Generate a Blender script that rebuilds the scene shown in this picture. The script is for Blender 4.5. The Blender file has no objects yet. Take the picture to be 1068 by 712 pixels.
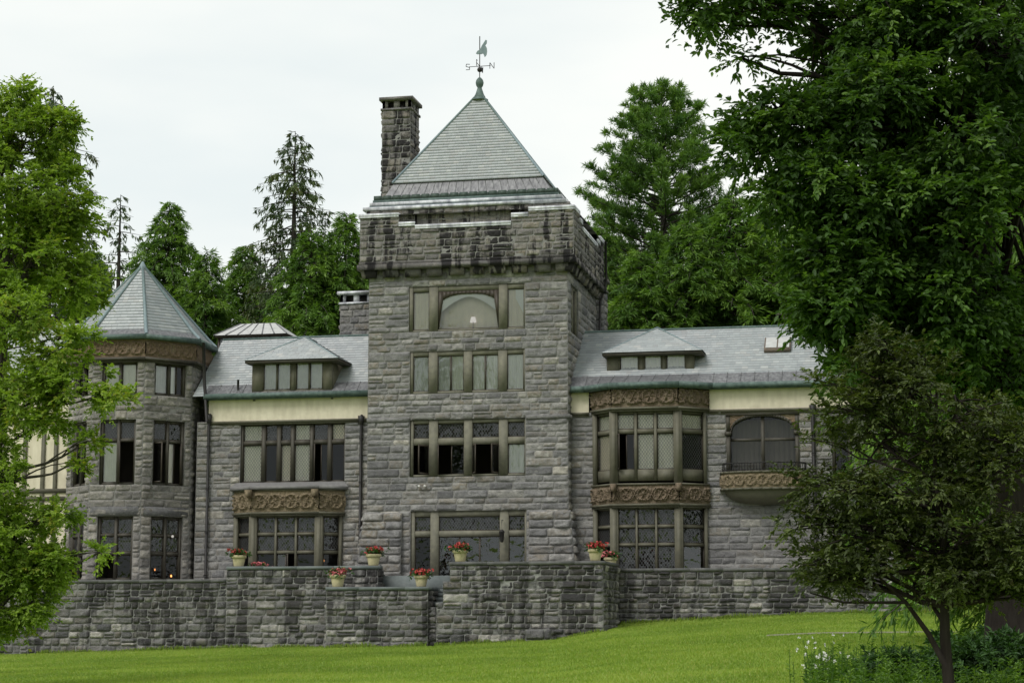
import bpy, math, random
import numpy as np
from mathutils import Vector
RAD = math.radians
S = bpy.context.scene
COL = S.collection

# ------------------------------------------------------------------ camera
EYE = 1.7
F = 2000.0; CX, CY = 534.0, 356.0           # photograph is 1068 x 712
PHI = math.atan(294.0 / F)                  # pitch up
TH = math.atan(425.0 / F * math.cos(PHI))   # yaw to the left of +Y
cam = bpy.data.objects.new('camera', bpy.data.cameras.new('camera')); COL.objects.link(cam)
cam.data.sensor_width = 36.0; cam.data.lens = F / 1068.0 * 36.0
cam.data.clip_start = 0.5; cam.data.clip_end = 6000
cam.location = (0, 0, EYE); cam.rotation_euler = (math.pi / 2 + PHI, 0, TH)
S.camera = cam

# ------------------------------------------------------------------ sky, sun, exposure
SUN_EL, SUN_AZ = RAD(50), RAD(212)          # azimuth clockwise from +Y
W = bpy.data.worlds.new('World'); S.world = W; W.use_nodes = True
nt = W.node_tree; nt.nodes.clear()
def N(t, kind, **kw):
    n = t.nodes.new(kind)
    for k, v in kw.items():
        if hasattr(n, k): setattr(n, k, v)
        else: n.inputs[k.replace('_', ' ')].default_value = v
    return n
sky = N(nt, 'ShaderNodeTexSky', sky_type='NISHITA', sun_disc=False, sun_elevation=SUN_EL, sun_rotation=SUN_AZ)
tc = N(nt, 'ShaderNodeTexCoord'); mp = N(nt, 'ShaderNodeMapping'); mp.inputs['Scale'].default_value = (1, 1, 3.2)
noi = N(nt, 'ShaderNodeTexNoise'); noi.inputs['Scale'].default_value = 2.3; noi.inputs['Detail'].default_value = 5
rmp = N(nt, 'ShaderNodeValToRGB'); rmp.color_ramp.elements[0].position = .30; rmp.color_ramp.elements[1].position = .62
rmp.color_ramp.elements[0].color = (.93, .93, .93, 1); rmp.color_ramp.elements[1].color = (.985, .985, .985, 1)
mx = N(nt, 'ShaderNodeMix', data_type='RGBA')
rm2 = N(nt, 'ShaderNodeValToRGB'); rm2.color_ramp.elements[0].position = .40; rm2.color_ramp.elements[1].position = .60
rm2.color_ramp.elements[0].color = (.57, .61, .605, 1); rm2.color_ramp.elements[1].color = (.662, .675, .65, 1)
ten = N(nt, 'ShaderNodeVectorMath', operation='SCALE'); ten.inputs['Scale'].default_value = 10.0
bg = N(nt, 'ShaderNodeBackground'); bg.inputs['Strength'].default_value = .1
wo = N(nt, 'ShaderNodeOutputWorld')
L = nt.links.new
L(tc.outputs['Generated'], mp.inputs['Vector']); L(mp.outputs['Vector'], noi.inputs['Vector']); L(noi.outputs['Fac'], rmp.inputs['Fac'])
L(noi.outputs['Fac'], rm2.inputs['Fac']); L(rm2.outputs['Color'], ten.inputs[0]); L(ten.outputs[0], mx.inputs['B']); L(rmp.outputs['Color'], mx.inputs['Factor']); L(sky.outputs['Color'], mx.inputs['A']); L(mx.outputs['Result'], bg.inputs['Color']); L(bg.outputs['Background'], wo.inputs['Surface'])
sun = bpy.data.objects.new('sun', bpy.data.lights.new('sun', 'SUN')); COL.objects.link(sun)
sun.data.energy = 1.5; sun.data.angle = RAD(28); sun.data.color = (1, .975, .94)
sd = Vector((math.sin(SUN_AZ) * math.cos(SUN_EL), math.cos(SUN_AZ) * math.cos(SUN_EL), math.sin(SUN_EL)))
sun.rotation_euler = sd.to_track_quat('Z', 'Y').to_euler(); sun.location = (0, -20, 60)
S.view_settings.view_transform = 'Standard'; S.view_settings.look = 'None'
S.view_settings.exposure = 0.6; S.view_settings.gamma = 1.0; S.view_settings.use_curve_mapping = False
S.cycles.max_bounces = 8; S.cycles.transparent_max_bounces = 16; S.cycles.diffuse_bounces = 3; S.cycles.glossy_bounces = 3
S.cycles.caustics_reflective = False; S.cycles.caustics_refractive = False

# ------------------------------------------------------------------ measuring: a pixel of the photograph on the plane y = Y
_c, _s, _cp, _sp = math.cos(TH), math.sin(TH), math.cos(PHI), math.sin(PHI)
def px(u, v, Y):
    a = np.array((-_s * _cp, _c * _cp, _sp)); r = np.array((_c, _s, 0)); up = np.array((_s * _sp, -_c * _sp, _cp))
    d = a * F + r * (u - CX) + up * (CY - v); t = Y / d[1]
    return d[0] * t, EYE + d[2] * t
def pX(u, Y, v=435): return px(u, v, Y)[0]
def pZ(u, v, Y): return px(u, v, Y)[1]

# ------------------------------------------------------------------ numpy noise
def _hash(ix, iy, seed):
    h = (ix.astype(np.int64) * 374761393 + iy.astype(np.int64) * 668265263 + seed * 974634777) & 0x7fffffff
    h = ((h ^ (h >> 13)) * 1274126177) & 0x7fffffff
    return ((h ^ (h >> 16)) & 0xffff) / 65535.0
def vnoise(x, y, seed=0):
    x = np.asarray(x, float); y = np.asarray(y, float)
    ix = np.floor(x); iy = np.floor(y); fx = x - ix; fy = y - iy
    fx = fx * fx * (3 - 2 * fx); fy = fy * fy * (3 - 2 * fy)
    a = _hash(ix, iy, seed); b = _hash(ix + 1, iy, seed); c = _hash(ix, iy + 1, seed); d = _hash(ix + 1, iy + 1, seed)
    return (a * (1 - fx) + b * fx) * (1 - fy) + (c * (1 - fx) + d * fx) * fy
def fbm(x, y, seed=0, o=3):
    r = 0; a = .5; t = 0
    for i in range(o):
        r = r + a * vnoise(x * 2 ** i, y * 2 ** i, seed + i * 17); t += a; a *= .5
    return r / t

# ------------------------------------------------------------------ mesh builder
class MB:
    def __init__(self): self.v = []; self.f = []; self.t = []; self.n = 0
    def add(self, v, f, mat=0, tint=(.5, .5, .5)):
        v = np.asarray(v, float).reshape(-1, 3); f = np.asarray(f, np.int64)
        if len(v) == 0 or len(f) == 0: return
        t = np.asarray(tint, float)
        if t.ndim == 1: t = np.tile(t, (len(v), 1))
        self.v.append(v); self.t.append(t); self.f.append((f + self.n, mat)); self.n += len(v)
    def quad(self, a, b, c, d, mat=0, tint=(.5, .5, .5)): self.add([a, b, c, d], [[0, 1, 2, 3]], mat, tint)
    def poly(self, pts, mat=0, tint=(.5, .5, .5)): self.add(pts, [list(range(len(pts)))], mat, tint)
    def hexa(self, p, mat=0, tint=(.5, .5, .5)):
        self.add(p, [[0, 3, 2, 1], [4, 5, 6, 7], [0, 1, 5, 4], [1, 2, 6, 5], [2, 3, 7, 6], [3, 0, 4, 7]], mat, tint)
    def box(self, x0, x1, y0, y1, z0, z1, mat=0, tint=(.5, .5, .5)):
        self.hexa([(x0, y0, z0), (x1, y0, z0), (x1, y1, z0), (x0, y1, z0), (x0, y0, z1), (x1, y0, z1), (x1, y1, z1), (x0, y1, z1)], mat, tint)
    def fbox(self, fr, s0, s1, z0, z1, d0, d1, mat=0, tint=(.5, .5, .5)):
        P = fr.pt
        self.hexa([P(s0, z0, d0), P(s1, z0, d0), P(s1, z0, d1), P(s0, z0, d1), P(s0, z1, d0), P(s1, z1, d0), P(s1, z1, d1), P(s0, z1, d1)], mat, tint)
    def tube(self, pts, rad, sides=6, mat=0, tint=(.5, .5, .5), cap=True):
        pts = np.asarray(pts, float); n = len(pts); rad = np.broadcast_to(np.asarray(rad, float), (n,))
        tg = np.gradient(pts, axis=0); tg /= np.linalg.norm(tg, axis=1)[:, None] + 1e-9
        ref = np.array((0, 0, 1.)) if abs(tg[0][2]) < .9 else np.array((1., 0, 0))
        e1 = np.cross(tg, ref); e1 /= np.linalg.norm(e1, axis=1)[:, None] + 1e-9; e2 = np.cross(tg, e1)
        a = np.linspace(0, 2 * math.pi, sides, endpoint=False)
        v = (pts[:, None, :] + rad[:, None, None] * (np.cos(a)[None, :, None] * e1[:, None, :] + np.sin(a)[None, :, None] * e2[:, None, :])).reshape(-1, 3)
        i = np.arange(n - 1)[:, None] * sides; j = np.arange(sides)[None, :]; k = (j + 1) % sides
        f = np.stack([i + j, i + k, i + sides + k, i + sides + j], -1).reshape(-1, 4)
        n0 = self.n; self.add(v, f, mat, tint)
        if cap:
            self.f.append((np.array([[n0 + q for q in range(sides)]]), mat)); self.f.append((np.array([[n0 + (n - 1) * sides + q for q in range(sides)][::-1]]), mat))
    def lathe(self, c, prof, sides=16, mat=0, tint=(.5, .5, .5)):
        a = np.linspace(0, 2 * math.pi, sides, endpoint=False); prof = np.asarray(prof, float)
        v = np.stack([c[0] + prof[:, 0][:, None] * np.cos(a), c[1] + prof[:, 0][:, None] * np.sin(a), c[2] + prof[:, 1][:, None] + 0 * a], -1).reshape(-1, 3)
        i = np.arange(len(prof) - 1)[:, None] * sides; j = np.arange(sides)[None, :]; k = (j + 1) % sides
        self.add(v, np.stack([i + j, i + k, i + sides + k, i + sides + j], -1).reshape(-1, 4), mat, tint)
    def grid(self, v, mat=0, tint=(.5, .5, .5)):     # v: (ny, nx, 3)
        ny, nx, _ = v.shape; i = np.arange(ny - 1)[:, None] * nx; j = np.arange(nx - 1)[None, :]
        if np.ndim(tint) == 3: tint = np.asarray(tint).reshape(-1, 3)
        self.add(v.reshape(-1, 3), np.stack([i + j, i + j + 1, i + nx + j + 1, i + nx + j], -1).reshape(-1, 4), mat, tint)
    def build(self, name, mats, parent=None, smooth=False, loc=None):
        me = bpy.data.meshes.new(name)
        v = np.concatenate(self.v); t = np.concatenate(self.t)
        if loc is not None: v = v - np.asarray(loc, float)
        me.vertices.add(len(v)); me.vertices.foreach_set('co', v.astype(np.float32).ravel())
        idx = np.concatenate([f.ravel() for f, m in self.f]); tot = np.concatenate([np.full(len(f), f.shape[1]) for f, m in self.f])
        mi = np.concatenate([np.full(len(f), m) for f, m in self.f])
        me.loops.add(len(idx)); me.loops.foreach_set('vertex_index', idx.astype(np.int32))
        me.polygons.add(len(tot)); me.polygons.foreach_set('loop_start', np.concatenate([[0], np.cumsum(tot)[:-1]]).astype(np.int32))
        me.polygons.foreach_set('material_index', mi.astype(np.int32))
        if smooth: me.polygons.foreach_set('use_smooth', np.ones(len(tot), bool))
        at = me.attributes.new('tint', 'FLOAT_VECTOR', 'POINT'); at.data.foreach_set('vector', t.astype(np.float32).ravel())
        me.update(calc_edges=True)
        for m in (mats if isinstance(mats, (list, tuple)) else [mats]): me.materials.append(m)
        o = bpy.data.objects.new(name, me); COL.objects.link(o)
        if loc is not None: o.location = loc
        if parent is not None:
            o.parent = parent
            if loc is None:
                w = world_of(parent); o.location = (-w[0], -w[1], -w[2])
        return o
def world_of(o):
    p = np.zeros(3)
    while o is not None: p = p + np.array(o.location); o = o.parent
    return p
class Fr:                                      # a vertical plane: s along it (left to right seen from outside), d outward
    def __init__(s, o, ux): s.o = np.array((o[0], o[1], 0.)); u = np.array((ux[0], ux[1], 0.)); s.u = u / np.linalg.norm(u); s.n = np.array((s.u[1], -s.u[0], 0.))
    def pt(s, a, z, d=0): return s.o + s.u * a + s.n * d + np.array((0, 0, z))
    def arr(s, a, z, d): return s.o + a[..., None] * s.u + d[..., None] * s.n + z[..., None] * np.array((0, 0, 1.))
def offset(path, d, closed=False):
    P = [np.array(p, float) for p in path]; n = len(P); out = []
    for i in range(n):
        ns = []
        for a, b in ((i - 1, i), (i, i + 1)):
            if not closed and (a < 0 or b >= n): continue
            t = P[b % n] - P[a % n]; t = t / np.linalg.norm(t); ns.append(np.array((t[1], -t[0])))
        if len(ns) == 1: m = ns[0]
        else:
            m = ns[0] + ns[1]; m = m / (1 + np.dot(ns[0], ns[1]))
        out.append(P[i] + m * d)
    return out
def band(mb, path, z0, z1, d0, d1, closed=False, mat=0, tint=(.5, .5, .5), slope=0.0):
    a = offset(path, d0, closed); b = offset(path, d1, closed); n = len(path)
    for i in range(n if closed else n - 1):
        j = (i + 1) % n
        mb.hexa([(*b[i], z0), (*b[j], z0), (*a[j], z0), (*a[i], z0), (*b[i], z1 - slope), (*b[j], z1 - slope), (*a[j], z1), (*a[i], z1)], mat, tint)

# ------------------------------------------------------------------ objects and their properties
def tag(o, label=None, cat=None, group=None, kind=None):
    if label: o['label'] = label
    if cat: o['category'] = cat
    if group: o['group'] = group
    if kind: o['kind'] = kind
    return o
def empty(name, loc, parent=None):
    o = bpy.data.objects.new(name, None); COL.objects.link(o); o.empty_display_size = .3
    if parent is not None: o.parent = parent; w = world_of(parent); loc = np.array(loc) - w
    o.location = loc; return o

# ------------------------------------------------------------------ materials
def new_mat(name):
    m = bpy.data.materials.new(name); m.use_nodes = True; m.node_tree.nodes.clear(); return m, m.node_tree
def out(t, sh): o = N(t, 'ShaderNodeOutputMaterial'); t.links.new(sh, o.inputs['Surface']); return o
def ramp(t, fac, stops):
    r = N(t, 'ShaderNodeValToRGB'); e = r.color_ramp.elements
    while len(e) < len(stops): e.new(.5)
    for q, (p, c) in zip(e, stops): q.position = p; q.color = (*c, 1)
    if fac is not None: t.links.new(fac, r.inputs['Fac'])
    return r.outputs['Color']
def noise(t, scale, detail=4, vec=None, rough=.55, stretch=None):
    n = N(t, 'ShaderNodeTexNoise'); n.inputs['Scale'].default_value = scale; n.inputs['Detail'].default_value = detail; n.inputs['Roughness'].default_value = rough
    if vec is None: vec = N(t, 'ShaderNodeNewGeometry').outputs['Position']
    if stretch:
        m = N(t, 'ShaderNodeMapping'); m.inputs['Scale'].default_value = stretch; t.links.new(vec, m.inputs['Vector']); vec = m.outputs['Vector']
    t.links.new(vec, n.inputs['Vector']); return n.outputs['Fac']
def mixc(t, fac, a, b, mode='MIX'):
    m = N(t, 'ShaderNodeMix', data_type='RGBA', blend_type=mode)
    for k, x in (('Factor', fac), ('A', a), ('B', b)):
        if isinstance(x, (int, float)): m.inputs[k].default_value = x
        elif isinstance(x, tuple): m.inputs[k].default_value = (*x, 1)
        else: t.links.new(x, m.inputs[k])
    return m.outputs['Result']
def math_(t, op, a, b=0.0, c=0.0):
    m = N(t, 'ShaderNodeMath', operation=op)
    for i, x in enumerate((a, b, c)):
        if isinstance(x, (int, float)): m.inputs[i].default_value = x
        else: t.links.new(x, m.inputs[i])
    return m.outputs[0]
def maprange(t, v, a, b, c=0., d=1.):
    m = N(t, 'ShaderNodeMapRange'); m.inputs[1].default_value = a; m.inputs[2].default_value = b; m.inputs[3].default_value = c; m.inputs[4].default_value = d
    t.links.new(v, m.inputs[0]); return m.outputs[0]
def tint_xyz(t):
    a = N(t, 'ShaderNodeAttribute'); a.attribute_name = 'tint'; s = N(t, 'ShaderNodeSeparateXYZ'); t.links.new(a.outputs['Vector'], s.inputs[0]); return s.outputs, a.outputs['Vector']
def bsdf(t, col, rough=.8, spec=.3, metal=0., bump=None, bstr=.3, bdist=.02):
    b = N(t, 'ShaderNodeBsdfPrincipled')
    for k, x in (('Base Color', col), ('Roughness', rough), ('Metallic', metal), ('Specular IOR Level', spec)):
        if isinstance(x, tuple): b.inputs[k].default_value = (*x, 1)
        elif isinstance(x, (int, float)): b.inputs[k].default_value = x
        else: t.links.new(x, b.inputs[k])
    if bump is not None:
        u = N(t, 'ShaderNodeBump'); u.inputs['Strength'].default_value = bstr; u.inputs['Distance'].default_value = bdist
        t.links.new(bump, u.inputs['Height']); t.links.new(u.outputs['Normal'], b.inputs['Normal'])
    return b.outputs['BSDF']

def stone_mat(name, ramp_stops, stain=None, brown=.25, wet=0.0):
    """rock-faced ashlar: each block's own tone from 'tint', mottling, streaks; stain = (z_top, z_bot, strength)"""
    m, t = new_mat(name); (tx, ty, tz), _ = tint_xyz(t)
    c = ramp(t, tx, ramp_stops)
    n1 = noise(t, 5.0, 6); n2 = noise(t, 22., 4, stretch=(1, 1, 2.4)); n3 = noise(t, .55, 4)
    c = mixc(t, maprange(t, n1, .38, .66), c, mixc(t, .55, c, (.10, .098, .105)))
    c = mixc(t, math_(t, 'MULTIPLY', math_(t, 'MULTIPLY', maprange(t, ty, .55, 1.), maprange(t, n1, .35, .6)), brown * 2.0), c, (.275, .232, .17))
    c = mixc(t, maprange(t, n2, .52, .75, 0, .6), c, (.38, .37, .355)); c = mixc(t, maprange(t, noise(t, 9., 5, stretch=(1, 1, 3.)), .52, .68, 0, .55), c, (.085, .083, .088))
    c = mixc(t, maprange(t, n3, .48, .66, 0, .42), c, (.12, .115, .118))
    if stain:
        z0, z1, st, wf = stain
        p = N(t, 'ShaderNodeSeparateXYZ'); g = N(t, 'ShaderNodeNewGeometry'); t.links.new(g.outputs['Position'], p.inputs[0])
        grad = maprange(t, p.outputs[2], z0, z1)
        streak = noise(t, 1.0, 5, stretch=(1.7, 1.7, .28), rough=.6)
        k = maprange(t, math_(t, 'ADD', streak, math_(t, 'MULTIPLY', grad, wf)), .505, .565, 0, st)
        k = math_(t, 'MULTIPLY', k, maprange(t, math_(t, 'ADD', tz, n1), .3, .65))
        c = mixc(t, k, c, (.022, .02, .022))
    out(t, bsdf(t, c, .88, .25, bump=math_(t, 'ADD', n2, math_(t, 'MULTIPLY', n1, 1.5)), bstr=1., bdist=.06)); return m
GREY = [(0., (.165, .162, .165)), (.3, (.258, .252, .25)), (.6, (.345, .335, .322)), (.85, (.43, .41, .38)), (1., (.53, .495, .435))]
DARK = [(0., (.075, .073, .074)), (.3, (.145, .14, .138)), (.6, (.25, .24, .23)), (.85, (.385, .365, .335)), (1., (.52, .49, .44))]
def simple(name, c1, c2, scale=6., rough=.8, spec=.3, metal=0., bstr=.25, stretch=None):
    m, t = new_mat(name); n = noise(t, scale, 5, stretch=stretch); (tx, ty, tz), _ = tint_xyz(t)
    c = mixc(t, maprange(t, n, .3, .7), c1, c2); c = mixc(t, maprange(t, tx, 0, 1, .0, .18), c, mixc(t, .5, c, (.02, .02, .02)))
    out(t, bsdf(t, c, rough, spec, metal, bump=n, bstr=bstr)); return m
M = {}
zs_par0, zs_par1 = 20.0, 17.0
M['stone'] = stone_mat('grey_ashlar', GREY, brown=.4)
M['stone_parapet'] = stone_mat('stained_ashlar', [(0., (.165, .15, .145)), (.5, (.27, .25, .23)), (.85, (.35, .32, .28)), (1., (.44, .40, .33))], stain=(zs_par0, zs_par1, .95, .0), brown=.42)
M['stone_pale'] = stone_mat('pale_turret_ashlar', [(0., (.20, .185, .172)), (.5, (.325, .30, .27)), (1., (.48, .44, .385))], brown=.2)
M['stone_terrace'] = stone_mat('dark_terrace_stone', DARK, stain=(1.6, 4.3, .75, .12), brown=.22)
M['mortar'] = simple('mortar', (.27, .262, .25), (.17, .165, .158), 8)
M['mortar_dark'] = simple('old_mortar', (.30, .295, .285), (.07, .068, .065), 4)
M['patina'] = simple('copper_patina', (.125, .175, .158), (.05, .078, .072), 5, .6)
M['patina_dark'] = simple('dark_copper', (.035, .055, .045), (.06, .085, .07), 7, .55)
M['terne'] = simple('weathered_metal_apron', (.075, .075, .082), (.21, .21, .215), 4.5, .5, .4, .2, stretch=(2, 2, .4))
M['hip_metal'] = simple('blue_grey_flashing', (.15, .20, .22), (.22, .28, .29), 6, .5)
M['lead'] = simple('white_lead_flashing', (.80, .81, .84), (.25, .25, .29), 3.6, .6, stretch=(1, 1, .35), bstr=.1)
M['stucco'] = simple('cream_stucco', (.72, .655, .515), (.58, .52, .40), 2.5, .9, .2, bstr=.7, stretch=(1.6, 1.6, .5))
M['wood'] = simple('olive_paint', (.128, .120, .085), (.095, .09, .066), 5, .6)
M['wood_dark'] = simple('brown_olive_paint', (.072, .064, .050), (.05, .045, .036), 5, .6)
M['stonetrim'] = simple('sage_stone_trim', (.19, .18, .135), (.13, .125, .098), 5, .75)
M['sashm'] = simple('dark_sash_paint', (.045, .036, .028), (.06, .048, .036), 5, .5)
M['iron'] = simple('dark_iron', (.016, .016, .017), (.03, .026, .024), 9, .5)
M['sill'] = simple('grey_sill', (.15, .145, .145), (.21, .205, .2), 6, .8)
M['bluestone'] = simple('bluestone_slab', (.11, .128, .128), (.165, .18, .177), 4, .8)
M['coping_dark'] = simple('weathered_coping', (.075, .075, .075), (.15, .148, .145), 4, .85)
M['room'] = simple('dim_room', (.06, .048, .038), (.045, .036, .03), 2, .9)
M['curtain_cream'] = simple('cream_curtain', (.82, .79, .70), (.74, .71, .62), 3, .9, .1)
M['curtain_white'] = simple('white_curtain', (.86, .85, .82), (.80, .79, .76), 3, .9, .1)  # real drapes, and the sky reflection painted in behind the right dormer panes
M['curtain_grey'] = simple('grey_curtain', (.68, .68, .68), (.56, .56, .56), 3, .9, .1)  # pale grey sheet standing in for the reflection in lighter panes
M['curtain_tan'] = simple('tan_curtain', (.80, .71, .57), (.72, .64, .51), 3, .9, .1)
M['pot'] = simple('buff_pot', (.50, .44, .27), (.40, .35, .215), 9, .85)
M['soil'] = simple('soil', (.03, .02, .014), (.02, .014, .01), 20, .95)
M['brick'] = simple('flue_brick', (.19, .145, .11), (.11, .09, .08), 9)
M['skin_roof'] = simple('pale_lantern_roof', (.50, .50, .49), (.38, .38, .37), 4, .5)

def terracotta(name, hi, lo):
    m, t = new_mat(name); (tx, ty, tz), _ = tint_xyz(t); n = noise(t, 11, 5)
    c = mixc(t, maprange(t, n, .3, .7), hi, lo); c = mixc(t, maprange(t, ty, .7, 1, 0, .4), c, (.27, .225, .16))
    out(t, bsdf(t, c, .85, .25, bump=n, bstr=.4)); return m
M['frieze_tan'] = terracotta('tan_terracotta', (.225, .175, .11), (.135, .108, .074))
M['frieze_brown'] = terracotta('brown_terracotta', (.18, .135, .092), (.115, .09, .066))
M['frieze_turret'] = terracotta('red_brown_terracotta', (.18, .125, .082), (.115, .085, .06))

def slate_mat():
    m, t = new_mat('slate'); (tx, ty, tz), _ = tint_xyz(t); n = noise(t, 2.2, 5); n2 = noise(t, 24, 4)
    c = ramp(t, tx, [(0., (.215, .235, .245)), (.45, (.255, .278, .287)), (.8, (.29, .312, .32)), (1., (.35, .362, .36))])
    c = mixc(t, maprange(t, ty, .75, 1, 0, .35), c, (.27, .245, .23)); c = mixc(t, maprange(t, n, .4, .7, 0, .35), c, (.205, .217, .228))
    out(t, bsdf(t, c, .42, .7, bump=n2, bstr=.3)); return m
M['slate'] = slate_mat()

def glass_mat(name, tone, leaded=False, wob=.035, refl=1.0, lw=.15, lc=.095):
    m, t = new_mat(name); (tx, ty, tz), vec = tint_xyz(t)
    fr = N(t, 'ShaderNodeFresnel'); fr.inputs['IOR'].default_value = 1.52
    gl = N(t, 'ShaderNodeBsdfGlossy'); gl.inputs['Roughness'].default_value = .03; gl.inputs['Color'].default_value = (.95, .97, 1, 1)
    tr = N(t, 'ShaderNodeBsdfTransparent'); tr.inputs['Color'].default_value = (*tone, 1)
    n = noise(t, 2.6, 2); bu = N(t, 'ShaderNodeBump'); bu.inputs['Distance'].default_value = wob; bu.inputs['Strength'].default_value = .5
    h = n
    if leaded:
        a = math_(t, 'ADD', math_(t, 'MULTIPLY', tx, 1 / .125), math_(t, 'MULTIPLY', ty, 1 / .175)); b = math_(t, 'SUBTRACT', math_(t, 'MULTIPLY', tx, 1 / .125), math_(t, 'MULTIPLY', ty, 1 / .175))
        ca = N(t, 'ShaderNodeCombineXYZ'); t.links.new(math_(t, 'FLOOR', a), ca.inputs[0]); t.links.new(math_(t, 'FLOOR', b), ca.inputs[1]); t.links.new(tz, ca.inputs[2])
        wn = N(t, 'ShaderNodeTexWhiteNoise'); t.links.new(ca.outputs[0], wn.inputs['Vector'])
        nr = N(t, 'ShaderNodeNewGeometry'); va = N(t, 'ShaderNodeVectorMath', operation='MULTIPLY_ADD'); t.links.new(wn.outputs['Color'], va.inputs[0])
        va.inputs[1].default_value = (.1, .1, .1); va.inputs[2].default_value = (-.05, -.05, -.045)
        vb = N(t, 'ShaderNodeVectorMath', operation='ADD'); t.links.new(va.outputs[0], vb.inputs[0]); t.links.new(nr.outputs['Normal'], vb.inputs[1])
        vn = N(t, 'ShaderNodeVectorMath', operation='NORMALIZE'); t.links.new(vb.outputs[0], vn.inputs[0]); nrm = vn.outputs[0]
    else:
        t.links.new(h, bu.inputs['Height']); nrm = bu.outputs['Normal']
    t.links.new(nrm, gl.inputs['Normal'])
    mixs = N(t, 'ShaderNodeMixShader'); t.links.new(math_(t, 'MULTIPLY', fr.outputs[0], refl), mixs.inputs[0]); t.links.new(tr.outputs[0], mixs.inputs[1]); t.links.new(gl.outputs[0], mixs.inputs[2])
    sh = mixs.outputs[0]
    if leaded:
        fa = math_(t, 'LESS_THAN', math_(t, 'FRACT', a), lw); fb = math_(t, 'LESS_THAN', math_(t, 'FRACT', b), lw)
        di = N(t, 'ShaderNodeBsdfDiffuse'); di.inputs['Color'].default_value = (lc, lc, lc, 1)
        m2 = N(t, 'ShaderNodeMixShader'); t.links.new(math_(t, 'MAXIMUM', fa, fb), m2.inputs[0]); t.links.new(sh, m2.inputs[1]); t.links.new(di.outputs[0], m2.inputs[2]); sh = m2.outputs[0]
    out(t, sh); return m
M['glass'] = glass_mat('window_glass', (.97, .98, .97), refl=1.9)
M['glass_lead'] = glass_mat('leaded_glass', (.62, .63, .64), True, refl=1.25)
M['glass_leadc'] = glass_mat('clear_leaded_glass', (.96, .96, .94), True, refl=.9, lw=.11, lc=.16)
M['glass_dark'] = glass_mat('dim_glass', (.35, .36, .37), refl=.7)

def leaf_mat(name, stops, trans=.35, hue=None, rough=.55):
    m, t = new_mat(name); (tx, ty, tz), _ = tint_xyz(t)
    c = ramp(t, tx, stops)
    if hue: c = mixc(t, maprange(t, ty, .8, 1., 0, .85), c, hue)
    d = bsdf(t, c, rough, .35); tl = N(t, 'ShaderNodeBsdfTranslucent'); t.links.new(mixc(t, 1.0, c, (1.25, 1.35, .55), 'MULTIPLY'), tl.inputs['Color'])
    mm = N(t, 'ShaderNodeMixShader'); mm.inputs[0].default_value = trans; t.links.new(d, mm.inputs[1]); t.links.new(tl.outputs[0], mm.inputs[2]); out(t, mm.outputs[0]); return m
def bark_mat(name, a, b): return simple(name, a, b, 5, .95, .1, bstr=1., stretch=(3, 3, .5))
M['bark'] = bark_mat('dark_bark', (.035, .028, .022), (.06, .05, .042))
M['bark_dark'] = bark_mat('blackish_bark', (.018, .014, .012), (.032, .027, .023))
M['bark_grey'] = bark_mat('grey_bark', (.075, .066, .056), (.045, .04, .034))
M['leaf_maple'] = leaf_mat('bright_maple_leaf', [(0., (.09, .15, .02)), (.5, (.185, .285, .036)), (1., (.30, .405, .07))], .45, (.33, .30, .05))
M['leaf_oak'] = leaf_mat('dark_oak_leaf', [(0., (.022, .052, .010)), (.55, (.060, .125, .02)), (1., (.13, .22, .04))], .38)
M['leaf_bronze'] = leaf_mat('olive_bronze_leaf', [(0., (.024, .034, .010)), (.5, (.054, .075, .019)), (1., (.11, .142, .034))], .28, (.085, .072, .025))
M['leaf_hemlock'] = leaf_mat('hemlock_needles', [(0., (.036, .085, .016)), (.5, (.10, .195, .03)), (1., (.195, .315, .05))], .35)
M['leaf_pine'] = leaf_mat('pine_needles', [(0., (.04, .095, .028)), (.5, (.10, .195, .045)), (1., (.18, .29, .065))], .35)
M['leaf_spruce'] = leaf_mat('spruce_needles', [(0., (.024, .048, .02)), (.5, (.06, .098, .034)), (1., (.12, .155, .05))], .25, (.14, .105, .04))
M['leaf_weed'] = leaf_mat('weed_leaf', [(0., (.04, .095, .014)), (.5, (.085, .17, .024)), (1., (.16, .26, .04))], .35)
M['leaf_shrub'] = leaf_mat('shrub_leaf', [(0., (.018, .048, .013)), (.5, (.045, .105, .024)), (1., (.09, .165, .04))], .3)
M['petal_red'] = simple('red_petal', (.42, .03, .035), (.55, .10, .09), 20, .6); M['petal_pink'] = simple('pink_petal', (.55, .08, .11), (.66, .25, .26), 20, .6)
M['petal_white'] = simple('white_petal', (.8, .8, .76), (.7, .7, .66), 20, .6)

def grass_mat():
    m, t = new_mat('lawn'); n = noise(t, .22, 5); n2 = noise(t, 3.0, 6, rough=.7); n3 = noise(t, .9, 4, stretch=(.25, 1.6, 1))
    c = mixc(t, maprange(t, n, .35, .65), (.165, .262, .036), (.21, .312, .05)); c = mixc(t, maprange(t, noise(t, .07, 3), .45, .6, 0, .5), c, (.24, .31, .05)); c = mixc(t, maprange(t, n2, .35, .75, 0, .6), c, (.12, .20, .02))
    c = mixc(t, maprange(t, n3, .5, .75, 0, .4), c, (.28, .33, .06))
    out(t, bsdf(t, c, .9, .15, bump=n2, bstr=.8, bdist=.05)); return m
M['lawn'] = grass_mat()
M['grassblade'] = leaf_mat('grass_blade', [(0., (.15, .232, .03)), (.5, (.212, .305, .042)), (1., (.30, .38, .07))], .4, (.34, .34, .09))
M['gravel'] = simple('gravel_path', (.22, .21, .14), (.15, .15, .09), 14, .95)
M['paving'] = simple('terrace_paving', (.2, .2, .19), (.26, .255, .24), 3, .9)
def emis(name, c, s):
    m, t = new_mat(name); e = N(t, 'ShaderNodeEmission'); e.inputs['Color'].default_value = (*c, 1); e.inputs['Strength'].default_value = s; out(t, e.outputs[0]); return m
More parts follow.
